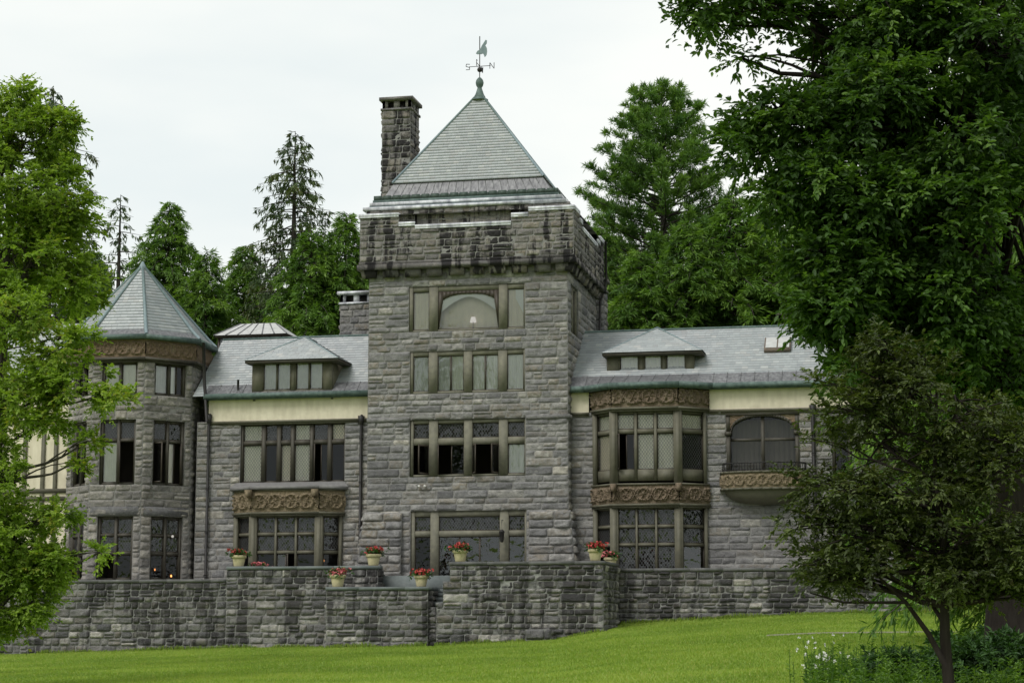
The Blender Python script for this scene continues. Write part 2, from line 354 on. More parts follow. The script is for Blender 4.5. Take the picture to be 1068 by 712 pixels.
M['flame'] = emis('warm_bulb', (1, .36, .10), 2.2)
M['globe'] = simple('white_globe', (.72, .71, .68), (.66, .65, .62), 5, .35, .5)

# ------------------------------------------------------------------ masonry: every block a rough face of its own, cut round the openings
def ashlar(mb, fr, s0, s1, z0, z1, holes=(), course=(.28, .42), blk=(.45, 1.15), rough=.06, base=.013, seed=1, sp=.062, reveal=.35, tone=(0, 1), courses=None):
    rg = random.Random(seed)
    brk = {round(z0, 3), round(z1, 3)}
    for h in holes:
        for z in (h[2], h[3]):
            if z0 + .02 < z < z1 - .02: brk.add(round(z, 3))
    brk = sorted(brk); rows = []
    for a, b in zip(brk[:-1], brk[1:]):
        z = a
        while b - z > 1e-4:
            h = rg.uniform(*course)
            if b - z - h < course[0] * .7: h = b - z if b - z < course[1] * 1.25 else (b - z) / 2
            rows.append((z, z + h)); z += h
    for za, zb in rows:
        zm = (za + zb) / 2
        spans = [(s0, s1)]
        for h in holes:
            if h[2] < zm < h[3]:
                spans = [q for a, b in spans for q in ((a, min(b, h[0])), (max(a, h[1]), b)) if q[1] - q[0] > .02]
        for a, b in spans:
            mb.quad(fr.pt(a, za, .008), fr.pt(b, za, .008), fr.pt(b, zb, .008), fr.pt(a, zb, .008), 1)
            s = a
            while b - s > 1e-4:
                w = rg.uniform(*blk) * (1.25 if zb - za > .33 else .9)
                if b - s - w < blk[0] * .6: w = b - s if b - s < blk[1] * 1.3 else (b - s) * rg.uniform(.42, .58)
                if zb - za > course[0] * 1.25 and rg.random() < .16 and w < .9:
                    zc = za + (zb - za) * rg.uniform(.4, .6); parts = [(za, zc), (zc, zb)]
                else: parts = [(za, zb)]
                for p, q in parts: block(mb, fr, s, s + w, p, q, rough, base, rg, sp, tone)
                s += w
    for h in holes:
        a, b, c, d = h[:4]; P = fr.pt
        if len(h) > 4: mb.quad(P(b, c, .02), P(b, c, -.5), P(b, d, -.5), P(b, d, .02), 0, (.4, .3, .3)); continue
        mb.quad(P(a, c, -reveal), P(a, c, .01), P(a, d, .01), P(a, d, -reveal), 0, (.45, .3, .3)); mb.quad(P(b, c, .01), P(b, c, -reveal), P(b, d, -reveal), P(b, d, .01), 0, (.45, .3, .3))
        mb.quad(P(a, c, .01), P(a, c, -reveal), P(b, c, -reveal), P(b, c, .01), 0, (.45, .3, .3)); mb.quad(P(a, d, -reveal), P(a, d, .01), P(b, d, .01), P(b, d, -reveal), 0, (.45, .3, .3))
def block(mb, fr, a, b, za, zb, rough, base, rg, sp, tone):
    g = .007; a += g; b -= g; za += g * .9; zb -= g * .9
    nx = max(3, int((b - a) / sp) + 1); nz = max(4, int((zb - za) / sp) + 2)
    xs = np.linspace(a, b, nx); zs = np.linspace(za, zb, nz); X, Z = np.meshgrid(xs, zs)
    j = rg.random() * 900
    e = np.minimum(np.minimum(X - a, b - X), np.minimum(Z - za, zb - Z)); e = np.clip(e / .03, 0, 1)
    nn = fbm(X * 2.1 + j, Z * 6.5 + j, 5, 4); rd = 1 - np.abs(2 * vnoise(X * 1.7 + j, Z * 8 - j, 8) - 1)
    tl = rg.uniform(-.5, .5) * (Z - za) / (zb - za) + rg.uniform(-.25, .25) * (X - a) / (b - a)
    hgt = e * (base * rg.uniform(.3, 1.5) + rough * ((nn - .36) * 2.4 + .55 * rd + .7 * tl - .1))
    hgt = np.maximum(hgt, 0.002) * np.where(e > 0, 1, 0) + .004
    X = X + np.where(e > 0, (vnoise(X * 9 + j, Z * 9, 3) - .5) * .03, 0); Z = Z + np.where(e > 0, (vnoise(X * 7, Z * 9 + j, 4) - .5) * .03, 0)
    Xp = np.pad(X, 1, 'edge'); Zp = np.pad(Z, 1, 'edge'); Dp = np.pad(hgt, 1, constant_values=-.02)
    t = (min(1, max(0, tone[0] + (tone[1] - tone[0]) * (rg.gauss(.45, .27)))), rg.random(), rg.random())
    mb.grid(fr.arr(Xp, Zp, Dp), 0, t)

def slates(mb, P0, P1, T0, T1, row=.21, wid=.24, seed=1, lift=.011):
    """a roof face P0-P1 (eaves, left and right) to T0-T1 (top), laid slate by slate"""
    rg = random.Random(seed); P0, P1, T0, T1 = (np.array(p, float) for p in (P0, P1, T0, T1))
    up = (T0 + T1) / 2 - (P0 + P1) / 2; ux = (P1 - P0) / np.linalg.norm(P1 - P0); up = up - ux * np.dot(up, ux); Lh = np.linalg.norm(up); uu = up / Lh; nn = np.cross(ux, uu)
    def lim(t): a = P0 + (T0 - P0) * t; b = P1 + (T1 - P1) * t; return np.dot(a - P0, ux), np.dot(b - P0, ux)
    mb.add([P0, P1, T1, T0], [[0, 1, 2, 3]], 0, (.3, .3, .3))
    n = max(1, int(Lh / row))
    V = []; T = []
    for i in range(n):
        t0 = i / n; t1 = (i + 1) / n; a0, b0 = lim(t0); a1, b1 = lim(t1)
        s = min(a0, a1) - wid * rg.random()
        while s < max(b0, b1):
            e = s + wid * rg.uniform(.8, 1.25)
            q = [min(max(s + .004, a0), b0), min(max(e - .004, a0), b0), min(max(e - .004, a1), b1), min(max(s + .004, a1), b1)]
            if q[1] - q[0] + q[2] - q[3] > .01:
                lf = lift * rg.uniform(.8, 1.4)
                p = [P0 + ux * q[0] + uu * (t0 * Lh) + nn * lf, P0 + ux * q[1] + uu * (t0 * Lh) + nn * lf, P0 + ux * q[2] + uu * (t1 * Lh) + nn * .003, P0 + ux * q[3] + uu * (t1 * Lh) + nn * .003]
                V += p + [p[0] - nn * lf, p[1] - nn * lf]; T += [(min(1, max(0, rg.gauss(.5, .28))), rg.random(), rg.random())] * 6
            s = e
    k = np.arange(len(V) // 6)[:, None] * 6
    mb.add(V, np.concatenate([k + [0, 1, 2, 3], k + [4, 5, 1, 0]]), 0, np.array(T))

# ------------------------------------------------------------------ windows
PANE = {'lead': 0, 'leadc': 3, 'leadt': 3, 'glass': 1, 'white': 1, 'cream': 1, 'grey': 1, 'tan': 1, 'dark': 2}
CURT = {'leadc': 0, 'cream': 0, 'white': 1, 'grey': 2, 'tan': 3, 'leadt': 3}
def window(parent, fr, s0, s1, z0, z1, cols, rows, cells, mat='wood', d=-.06, thick=.16, sash='sashm', sub=None, name='window', recess=.085):
    fm = MB(); pm = MB(); sm = MB(); curts = []; opens = []; s = s0
    rg = random.Random(int(abs(s0 * 71 + z0 * 13) * 100))
    for a, b in cols:
        fm.fbox(fr, s, a, z0, z1, d - thick, d); s = b
    fm.fbox(fr, s, s1, z0, z1, d - thick, d)
    for ci, (a, b) in enumerate(cols):
        z = z0
        for za, zb in rows:
            if za > z + .003: fm.fbox(fr, a, b, z, za, d - thick, d - .022)
            z = zb
        if z1 > z + .003: fm.fbox(fr, a, b, z, z1, d - thick, d - .022)
        for ri, (za, zb) in enumerate(rows):
            spec = cells[ri][ci]
            specs = spec if isinstance(spec, tuple) else (spec,)
            w = (b - a) / len(specs)
            for k, sp in enumerate(specs):
                om = MB(); x0 = a + k * w; x1 = x0 + w; e = .035; dd = d - recess
                if sp.startswith('open'):
                    cyn = rg.random(); sgn = 1 if sp.endswith('L') else -1; hx = x0 if sgn > 0 else x1; ang = RAD(rg.uniform(60, 78))
                    f2 = Fr((fr.pt(hx, 0, dd))[:2], fr.u[:2] * math.cos(ang) * sgn + fr.n[:2] * math.sin(ang)) if sgn > 0 else Fr((fr.pt(hx, 0, dd) + (-fr.u * math.cos(ang) + fr.n * math.sin(ang)) * (w - .02))[:2], fr.u[:2] * math.cos(ang) - fr.n[:2] * math.sin(ang))
                    o0, o1 = 0., w - .02
                    for q in ((o0, o0 + .05, za + .01, zb - .01), (o1 - .05, o1, za + .01, zb - .01), (o0 + .05, o1 - .05, za + .01, za + .07), (o0 + .05, o1 - .05, zb - .07, zb - .01)): om.fbox(f2, q[0], q[1], q[2], q[3], -.02, .02)
                    P = f2.pt; om.add([P(o0 + .05, za + .07), P(o1 - .05, za + .07), P(o1 - .05, zb - .07), P(o0 + .05, zb - .07)], [[0, 1, 2, 3]], 1); opens.append(om)
                    continue
                for q in ((x0, x0 + e, za, zb), (x1 - e, x1, za, zb), (x0 + e, x1 - e, za, za + e), (x0 + e, x1 - e, zb - e, zb)): sm.fbox(fr, q[0], q[1], q[2], q[3], dd - .05, dd)
                P = fr.pt; r = rg.random(); q = [(x0 + e, za + e), (x1 - e, za + e), (x1 - e, zb - e), (x0 + e, zb - e)]
                pm.add([P(i, j, dd - .025) for i, j in q], [[0, 1, 2, 3]], PANE[sp], np.array([(i, j, r) for i, j in q]))
                if sp in CURT:
                    nx = max(8, int((x1 - x0) / .035)); X, Z = np.meshgrid(np.linspace(x0 - .02, x1 + .02, nx), np.linspace(za - .02, zb + .02, 3))
                    D = dd - .10 + .02 * np.sin(X * 46 + r * 9) + .015 * np.sin(X * 19 + r * 5); cm = MB(); cm.grid(fr.arr(X, Z, D), 0, (r, .5, .5)); curts.append((cm, ('curtain_cream', 'curtain_white', 'curtain_grey', 'curtain_tan')[CURT[sp]]))
    if sub is not None: o = fm.build(name, M[mat], parent)
    else: o = fm.build(name, M[mat], parent)
    if sm.n: sm.build('sash', M[sash], o)
    for om in opens: om.build('open_casement', [M[sash], M['glass_dark']], o)
    if pm.n: pm.build('pane', [M['glass_lead'], M['glass'], M['glass_dark'], M['glass_leadc']], o)
    for cm, mk in curts: cm.build('curtain', M[mk], o)  # drapes, plus pale sheets that imitate reflections in the glass
    return o

def frieze(mb, fr, s0, s1, z0, z1, d, period=.7, amp=.075, sp=.02, seed=3, mat=0, ph=0.):
    """carved scrollwork: rosettes, interlaced bands and leaves as real relief"""
    nx = max(6, int((s1 - s0) / sp)); nz = max(6, int((z1 - z0) / sp)); X, Z = np.meshgrid(np.linspace(s0, s1, nx), np.linspace(z0, z1, nz))
    h = (Z - z0) / (z1 - z0); H = z1 - z0; k = np.floor((X - s0 + ph) / period); u = ((X - s0 + ph) / period - k - .5) * period; v = (h - .5) * H
    r = np.hypot(u, v); th = np.arctan2(v, u); R = H * .33
    g = np.exp(-((r - R * .95) / (.045)) ** 2) + .9 * np.exp(-(r / (R * .5)) ** 2) * (.6 + .4 * np.cos(5 * th + k * 2))
    wv = np.sin(2 * math.pi * (X + ph) / period); g = np.maximum(g, np.exp(-((v - H * .3 * wv) / .05) ** 2)); g = np.maximum(g, np.exp(-((v + H * .3 * wv) / .05) ** 2))
    u2 = (np.mod(X - s0 + ph + period / 2, period) - period / 2); lf = np.exp(-((np.abs(v) - H * .22) / .05) ** 2) * (np.cos(u2 * 34 + k) > .1) * .75; g = np.maximum(g, lf * np.where(r > R, 1, 0))
    g = g + .55 * (fbm(X * 13, Z * 13, seed, 2) - .4)
    g = g * (.62 + .55 * (np.sin(X * 41 + 2 * np.sin(Z * 37 + k)) * np.sin(Z * 43 + 1.5 * np.sin(X * 29)) > -.25))
    edge = np.clip(np.minimum(Z - z0, z1 - Z) / .03, 0, 1)
    D = d + amp * np.clip(g, 0, 1.2) * edge; T = np.stack([np.full_like(X, .5), vnoise(X * 3, Z * 3, seed), h], -1)
    mb.grid(fr.arr(X, Z, D), mat, T)
def frames(path): return [(Fr(path[i], np.array(path[i + 1]) - np.array(path[i])), float(np.linalg.norm(np.array(path[i + 1]) - np.array(path[i])))) for i in range(len(path) - 1)]

# ------------------------------------------------------------------ the ground
T0, WY = 80.0, 80.6                       # planes of the tower front and of the wing walls
TER = 3.55                                # terrace level
_bx = np.array([pX(u, 72) for u in (-400, 0, 240, 453, 577, 640, 850, 1068, 1500)]); _bz = np.array([.0, .40, .70, .84, 1.10, 1.50, 1.93, 2.02, 2.1])
def ground_z(X, Y):
    X = np.asarray(X, float); Y = np.asarray(Y, float)
    zw = np.interp(X * 72 / np.maximum(Y, 20), _bx, _bz); t = np.clip(Y / 72, 0, 1)
    z = zw * t ** 1.6 + .05 * (vnoise(X * .12, Y * .12, 5) - .5) * np.clip(Y / 20, 0, 1)
    z = np.where(Y > 73.5, z + (np.clip((Y - 73.5) / 14, 0, 1)) * (3.2 - zw), z)
    return z + np.clip((Y - 95) / 120, 0, 1) * 1.5
g = MB()
ax = np.unique(np.concatenate([np.linspace(-60, 40, 101), -np.geomspace(60, 2500, 26), np.geomspace(40, 2500, 26)]))
ay = np.unique(np.concatenate([np.linspace(-20, 130, 151), -np.geomspace(20, 2500, 20), np.geomspace(130, 2500, 26)]))
GX, GY = np.meshgrid(ax, ay); g.grid(np.stack([GX, GY, ground_z(GX, GY)], -1))
tag(g.build('lawn', M['lawn'], smooth=True), kind='structure')
g = MB(); pts = [(u, 659 + .15 * math.sin(u)) for u in range(795, 1000, 15)]
def on_ground(u, v):
    Y = 40.
    for _ in range(60):
        X, Z = px(u, v, Y); e = Z - float(ground_z(X, Y)); Y += max(-2, min(2, e * 12))
        if Y > 71: Y = 71; break
    X, _z = px(u, v, Y); return X, Y
q = []
for u, v in pts:
    X, Y = pX(u, 59.3), 59.3; q.append((X, Y))
V = [(x, y + k * .5 * (1 + .15 * math.sin(x * 3 + k)), float(ground_z(x, y + k * .5)) + .03) for x, y in q for k in (-1, 1)]
g.add(V, [[2 * i, 2 * i + 2, 2 * i + 3, 2 * i + 1] for i in range(len(q) - 1)])
tag(g.build('gravel_path', M['gravel']), kind='structure')

# ------------------------------------------------------------------ the mansion
XL, XR = pX(383.5, T0), pX(592.5, T0)
house = empty('stone_mansion', ((XL + XR) / 2, T0 + 4, TER))
tag(house, 'grey stone mansion with a square pyramid-roofed tower, an octagonal turret and slate-roofed wings', 'mansion')
TD = 7.4                                  # tower depth
zt = lambda v, u=487: pZ(u, v, T0)
fT = Fr((0, T0), (1, 0)); fR = Fr((XR, T0), (0, 1)); fL = Fr((XL, T0 + TD), (0, -1)); fB = Fr((XR, T0 + TD), (-1, 0))
zc = zt(276)                              # ledge under the parapet
def U(u, Y=T0, v=435): return pX(u, Y, v)
# openings of the tower front
h4 = (U(426.5, v=320), U(547.5, v=320), zt(344.5), zt(297)); h3 = (U(427.5, v=388), U(547.5, v=388), zt(409.5), zt(365)); h2 = (U(427.5), U(548), zt(496.5), zt(436.5)); h1 = (U(428, v=560), U(549, v=560), TER, zt(532))
b = MB()
ashlar(b, fT, XL, XR, TER - .4, zt(437.5), [h2, h1], (.23, .37), (.4, 1.3), .05, seed=11)
ashlar(b, fT, XL, XR, zt(437.5), zc, [h4, h3, h2], (.21, .35), (.4, 1.15), .047, seed=12)
hs = (.75, 2.6, zt(347), zt(296))
ashlar(b, fR, 0, TD, TER - .4, zc, [hs], (.27, .42), (.45, 1.2), .06, seed=13, sp=.11)
ashlar(b, fL, 0, TD, TER - .4, zc, [], (.3, .45), (.6, 1.4), .06, seed=14, sp=.2)
b.quad(fB.pt(0, TER), fB.pt(XR - XL, TER), fB.pt(XR - XL, zc), fB.pt(0, zc))
b.build('tower_wall', [M['stone'], M['mortar']], house)
# string course, flared foot
tower_path = [(XL, T0), (XR, T0), (XR, T0 + TD), (XL, T0 + TD)]
for a_, c_ in ((XL - .02, h2[0] - .02), (h2[1] + .02, XR + .085)): b = MB(); b.fbox(fT, a_, c_, zt(438.3), zt(434), -.05, .085, 0, (.45, .4, .4)); b.build('string_course', M['stone'], house)
b = MB(); b.fbox(fR, 0, TD, zt(438.3), zt(434), -.05, .085, 0, (.45, .4, .4)); b.build('string_course', M['stone'], house)
for (sa, sb, sd_) in ((XL, U(421), 1), (U(552), XR, 2)):
    b = MB(); zz = zt(534); k = 0
    while zz > TER - .3:
        pr = .10 + .035 * k; h_ = .36
        ff = Fr((0, T0 - pr), (1, 0)); a_, c_ = (sa - pr, sb) if sd_ == 1 else (sa, sb + pr)
        ashlar(b, ff, a_, c_, zz - h_, zz, [], (.36, .37), (.55, 1.1), .09, .05, seed=40 + k + 10 * sd_)
        b.quad((a_, T0 - pr, zz), (c_, T0 - pr, zz), (c_, T0 + .02, zz + .04), (a_, T0 + .02, zz + .04), 0, (.5, .3, .3))
        if sd_ == 2: ashlar(b, Fr((XR + pr, T0 - pr), (0, 1)), 0, 1.6, zz - h_, zz, [], (.36, .37), (.5, .9), .09, .05, seed=60 + k); b.quad((XR, T0, zz + .03), (XR + pr, T0, zz), (XR + pr, T0 + 1.6, zz), (XR, T0 + 1.6, zz + .03), 0, (.5, .3, .3))
        else: ashlar(b, Fr((XL - pr, T0 + 1.6), (0, -1)), 0, 1.6 + pr, zz - h_, zz, [], (.36, .37), (.5, .9), .09, .05, seed=80 + k); b.quad((XL - pr, T0, zz), (XL, T0, zz + .03), (XL, T0 + 1.6, zz + .03), (XL - pr, T0 + 1.6, zz), 0, (.5, .3, .3))
        zz -= h_; k += 1
    b.build('flared_foot', [M['stone'], M['mortar']], house)
# corbels, ledge and parapet
OV = .34
pp = offset(tower_path, OV, True); pp = [tuple(p) for p in pp]
rg = random.Random(5)
for i in range(4):
    A, B_ = np.array(tower_path[i]), np.array(tower_path[(i + 1) % 4])
    if i > 1: continue
    fr = Fr(A, B_ - A); Ln = np.linalg.norm(B_ - A); s = -.28
    while s < Ln + .2:
        cb = MB()
        w = rg.uniform(.55, .72); e = min(s + w, Ln + .3)
        zb = zt(287.5); ztop = zt(279.5)
        cb.hexa([fr.pt(s, zb + .07, -.02), fr.pt(e, zb + .07, -.02), fr.pt(e, zb, .2), fr.pt(s, zb, .2)][::1] + [fr.pt(s, ztop, -.02), fr.pt(e, ztop, -.02), fr.pt(e, ztop, .33), fr.pt(s, ztop, .33)], 0, (rg.random(), rg.random(), rg.random()))
        cb.build('corbel', M['stone_parapet'], house); s = e + rg.uniform(.22, .34)
b = MB(); band(b, tower_path, zt(279.5), zt(274), -.1, OV + .1, True, 0, (.35, .4, .7)); band(b, tower_path, zt(274), zt(271), -.1, OV + .04, True, 0, (.4, .4, .6)); b.build('parapet_ledge', M['stone_parapet'], house)
zp = zt(222.5); b = MB()
X0p, X1p = pp[0][0], pp[1][0]; fP = Fr(pp[0], (1, 0)); Wp = X1p - X0p
def us(u): return pX(u, T0 - OV, 230) - X0p
notch = [(us(416), us(433), zt(232.5), zp + 1), (us(433), us(533), zt(236), zp + 1), (us(533), us(551), zt(228), zp + 1)]
ashlar(b, fP, 0, Wp, zt(271), zp, [(h[0], h[1], h[2], zp + .01) for h in notch], (.24, .36), (.4, .95), .055, seed=21)
fPR = Fr(pp[1], (0, 1)); Lp = pp[2][1] - pp[1][1]
notR = [(1.3, 2.0, zt(229), zp + 1), (2.0, Lp - 2.0, zt(235), zp + 1), (Lp - 2.0, Lp - 1.3, zt(229), zp + 1)]
ashlar(b, fPR, 0, Lp, zt(271), zp, [(h[0], h[1], h[2], zp + .01) for h in notR], (.24, .36), (.4, .95), .055, seed=22)
ashlar(b, Fr(pp[3], (0, -1)), 0, Lp, zt(271), zp, [], (.26, .38), (.5, 1.2), .05, seed=23, sp=.2)
b.quad((*pp[2], zt(271)), (*pp[3], zt(271)), (*pp[3], zp), (*pp[2], zp))
b.build('parapet', [M['stone_parapet'], M['mortar']], house)
# an inner wall behind the notches and lead flashings stepping with them
b = MB(); ashlar(b, Fr((X0p, T0 - OV + .32), (1, 0)), .2, Wp - .2, zt(242), zt(215.2), [], (.24, .34), (.4, .9), .04, seed=24)
ashlar(b, Fr((X1p - .32, T0 - OV + .2), (0, 1)), .2, Lp - .4, zt(242), zt(215.2), [], (.24, .34), (.4, .9), .04, seed=25); b.build('parapet_backing', [M['stone_parapet'], M['mortar']], house)
b = MB(); lt = .11
def capf(fr, a, c, z, d0=-.36, d1=.075): b.fbox(fr, a, c, z - .05, z + lt * .75, d0, d1, 0, (.4, .5, .5)); b.fbox(fr, a, c, z - lt, z - .05, .03, d1, 0, (.6, .5, .5))
capf(fP, -.06, us(416), zp); capf(fP, us(416) + .01, us(433), notch[0][2]); capf(fP, us(433) + .01, us(533), notch[1][2]); capf(fP, us(533) + .01, us(551), notch[2][2]); capf(fP, us(551) + .01, Wp + .06, zp)
capf(fPR, .09, 1.3, zp); capf(fPR, 1.31, 2.0, notR[0][2]); capf(fPR, 2.01, Lp - 2.0, notR[1][2]); capf(fPR, Lp - 1.99, Lp - 1.3, notR[2][2]); capf(fPR, Lp - 1.29, Lp, zp)
capf(Fr(pp[3], (0, -1)), 0, Lp - .1, zp)
b.build('lead_coping', M['lead'], house)
# sloped apron behind the parapet, crest gutter, metal skirt and slates
def ring(u0, u1, v, Yf, depth): z = pZ(487, v, Yf); return [(pX(u0, Yf, v), Yf), (pX(u1, Yf, v), Yf), (pX(u1, Yf, v), Yf + depth), (pX(u0, Yf, v), Yf + depth)], z
rA, zA = ring(379, 590, 214.5, T0 - .1, 7.2); rB, zB = ring(390, 581, 206, T0 + .35, 6.2); rC, zC = ring(397.5, 577.5, 197, T0 + .72, 5.6); rD, zD = ring(411, 565.5, 187.5, T0 + 1.15, 4.75)
apex = ((rD[0][0] + rD[1][0]) / 2, T0 + 1.15 + 4.75 / 2, pZ(500, 96, T0 + 3.5))
def tier(mb, r0, z0, r1, z1, mat=0, t=(.5, .5, .5)):
    for i in range(4): mb.quad((*r0[i], z0), (*r0[(i + 1) % 4], z0), (*r1[(i + 1) % 4], z1), (*r1[i], z1), mat, t)
b = MB(); tier(b, rA, zA, rB, zB - .1, 0, (.3, .5, .5)); band(b, rB, zA - .3, zB - .1, -.3, -.01, True, 0); b.build('apron_roof', M['hip_metal'], house)
b = MB()
for zz, dd in ((zA - .03, .02), (zA + .22, -.22)): band(b, rA, zz, zz + .15, dd - .3, dd, True, 0, (.5, .5, .5))
b.build('lead_roll', M['lead'], house)
b = MB(); band(b, rB, zB - .13, zB + .05, -.25, .04, True, 0); b.build('crest_gutter', M['patina'], house)
b = MB()
for i in range(4):
    A, B_ = np.array(rB[i]), np.array(rB[(i + 1) % 4]); fr = Fr(A, B_ - A); Ln = np.linalg.norm(B_ - A); n = int(Ln / .42)
    for k in range(n):
        a_ = k * Ln / n; c_ = (k + .8) * Ln / n; b.fbox(fr, a_, c_, zB + .05, zB + .25, -.1, .03); b.fbox(fr, c_ - .07, c_ + .09, zB + .03, zB + .2, -.09, .01)
b.build('crest_cresting', M['patina_dark'], house)
b = MB(); tier(b, rB, zB + .02, rC, zB + .05); tier(b, rC, zB + .05, rD, zD)
for i in range(4):                       # standing seams of the skirt
    A0, A1, B0, B1 = (np.array((*p, z)) for p, z in ((rC[i], zB + .05), (rC[(i + 1) % 4], zB + .05), (rD[i], zD), (rD[(i + 1) % 4], zD)))
    n = int(np.linalg.norm(A1 - A0) / .36)
    for k in range(1, n):
        p = A0 + (A1 - A0) * k / n; q_ = B0 + (B1 - B0) * k / n; b.tube([p, q_], .016, 4, 0, (rg.random(), .5, .5))
b.build('metal_skirt', M['terne'], house)
rS = offset(rD, .07, True); b = MB()
for i in range(4): slates(b, (*rS[i], zD - .03), (*rS[(i + 1) % 4], zD - .03), apex, apex, .165, .26, 31 + i)
b.build('tower_roof', M['slate'], house)
b = MB()
for i in range(4): b.tube([np.array((*rS[i], zD)), np.array(apex)], .055, 6)
b.build('roof_hip', M['hip_metal'], house)
# finial and weathervane
fin = MB(); ax_, ay_, az_ = apex
fin.lathe((ax_, ay_, az_ - .42), [(.40, 0), (.40, .05), (.30, .09), (.26, .14), (.27, .18), (.2, .3), (.12, .55), (.10, .62), (.16, .72), (.19, .85), (.16, .98), (.08, 1.08), (.03, 1.12), (0, 1.13)], 14)
fo = fin.build('roof_finial', M['patina'], house, True)
zv = az_ + .7; vn = MB(); vn.tube([(ax_, ay_, zv - .1), (ax_, ay_, zv + 1.95)], .022, 6); vn.lathe((ax_, ay_, zv + .36), [(0, -.13), (.09, -.09), (.125, 0), (.09, .09), (0, .13)], 10)
zr = zv + .52; vn.tube([(ax_ - .5, ay_, zr), (ax_ + .52, ay_, zr)], .016, 5); vn.tube([(ax_, ay_ - .5, zr), (ax_, ay_ + .5, zr)], .016, 5)
def stroke(pts, off, r=.016):
    q_ = [(ax_ + off[0] + p[0] * off[2], ay_ + off[1] + p[0] * off[3], zr + p[1]) for p in pts]
    for i in range(len(q_) - 1): vn.tube(q_[i:i + 2], r, 4)
NL = [(-.1, -.14), (-.1, .14), (.1, -.14), (.1, .14)]; SL = [(.09, .12), (-.07, .14), (-.09, .03), (.08, -.03), (.08, -.13), (-.09, -.13)]; EL = [(.09, .14), (-.08, .14), (-.08, 0), (.06, 0), (-.08, 0), (-.08, -.14), (.09, -.14)]; WL = [(-.12, .14), (-.06, -.14), (0, .08), (.06, -.14), (.12, .14)]
stroke(SL, (-.56, 0, 1, 0)); stroke(NL, (.58, 0, 1, 0)); stroke(EL, (0, -.56, 0, 1)); stroke(WL, (0, .56, 0, 1))
vo = vn.build('weathervane', M['iron'], house)
rooster = [(-.18, 1.28), (-.1, 1.5), (.02, 1.62), (.1, 1.92), (.2, 2.2), (.28, 2.42), (.34, 2.36), (.33, 2.1), (.26, 1.95), (.33, 1.72), (.35, 1.4), (.32, 1.1), (.24, .92), (.2, 1.1), (.16, 1.25), (.06, 1.2), (-.02, 1.22), (-.1, 1.2)]
b = MB(); n = len(rooster); b.poly([(ax_ + x, ay_ - .02, zr + .42 + (z - .92) * .55) for x, z in rooster]); b.poly([(ax_ + x, ay_ + .02, zr + .42 + (z - .92) * .55) for x, z in rooster][::-1])
for i in range(n):
    p, q_ = rooster[i], rooster[(i + 1) % n]; b.quad((ax_ + p[0], ay_ - .02, zr + .42 + (p[1] - .92) * .55), (ax_ + p[0], ay_ + .02, zr + .42 + (p[1] - .92) * .55), (ax_ + q_[0], ay_ + .02, zr + .42 + (q_[1] - .92) * .55), (ax_ + q_[0], ay_ - .02, zr + .42 + (q_[1] - .92) * .55))
b.build('vane_figure', M['hip_metal'], vo)

# tower windows
def rows_of(u, Y, *vv): return [(pZ(u, b_, Y), pZ(u, a_, Y)) for a_, b_ in vv][::-1]
def cols_of(Y, v, *uu): return [(pX(a_, Y, v), pX(b_, Y, v)) for a_, b_ in uu]
c4 = cols_of(T0, 388, (430.5, 447), (456, 483.5), (492, 519.5), (528.5, 546))
w = window(house, fT, *h3, c4, rows_of(487, T0, (370, 407)), [['grey', ('grey', 'white'), ('white', 'white'), 'white']], 'stonetrim', -.03, recess=.05)
c4 = cols_of(T0, 470, (430.5, 447), (456, 483.5), (492, 520), (529, 547))
w = window(house, fT, *h2, c4, rows_of(487, T0, (440.5, 456), (463, 494)), [['openR', ('openL', 'dark'), ('openL', 'openR'), 'white'], ['lead'] * 4], 'stonetrim')
c3 = cols_of(T0, 320, (430.5, 447.5), (456.5, 520), (529, 546.5))
w = window(house, fT, *h4, c3, rows_of(487, T0, (302.5, 342.5)), [['tan', 'glass', 'tan']], 'stonetrim', -.03, recess=.05)
# arched surround in the middle light with white swags behind
b = MB(); a_, c_ = c3[1]; z0, z1 = zt(341.5), zt(303); n = 15; zs = zt(316); za = zt(306)
for i in range(n):
    x0 = a_ + .03 + (c_ - a_ - .06) * i / n; x1 = a_ + .03 + (c_ - a_ - .06) * (i + 1) / n
    f_ = lambda x: zs + (za - zs) * max(0, 1 - abs((x - (a_ + c_) / 2) / ((c_ - a_) / 2 - .1)) ** 2.6) ** .6 if abs(x - (a_ + c_) / 2) < (c_ - a_) / 2 - .1 else z0
    xm = (x0 + x1) / 2; b.hexa([fT.pt(x0, f_(x0) if 0 < i else z0, -.09), fT.pt(x1, f_(x1) if i < n - 1 else z0, -.09), fT.pt(x1, f_(x1) if i < n - 1 else z0, -.045), fT.pt(x0, f_(x0) if 0 < i else z0, -.045), fT.pt(x0, z1, -.09), fT.pt(x1, z1, -.09), fT.pt(x1, z1, -.045), fT.pt(x0, z1, -.045)])
b.build('arched_surround', M['sashm'], w)
b = MB(); cxm = (a_ + c_) / 2; hw = (c_ - a_) / 2
for sg in (-1, 1):
    b = MB(); tt = np.linspace(0, 1, 14); X = cxm + sg * hw * tt; low = zt(308) - (zt(308) - zt(326)) * tt ** 1.6
    V = np.stack([np.stack([X, T0 + .135 + .008 * np.sin(tt * 22), np.full_like(X, zt(303))], -1), np.stack([X, T0 + .135 + .008 * np.sin(tt * 22), low - .03], -1)]); b.grid(V); b.build('swag_curtain', M['curtain_white'], w)
b = MB(); tt = np.linspace(0, 1, 8); X = U(546.5, v=320) - .4 * tt; b.grid(np.stack([np.stack([X, 0 * X + T0 + .135, 0 * X + zt(303)], -1), np.stack([X, 0 * X + T0 + .135, zt(330) + (zt(304) - zt(322)) * tt], -1)]))
b.build('swag_curtain', M['curtain_white'], w)
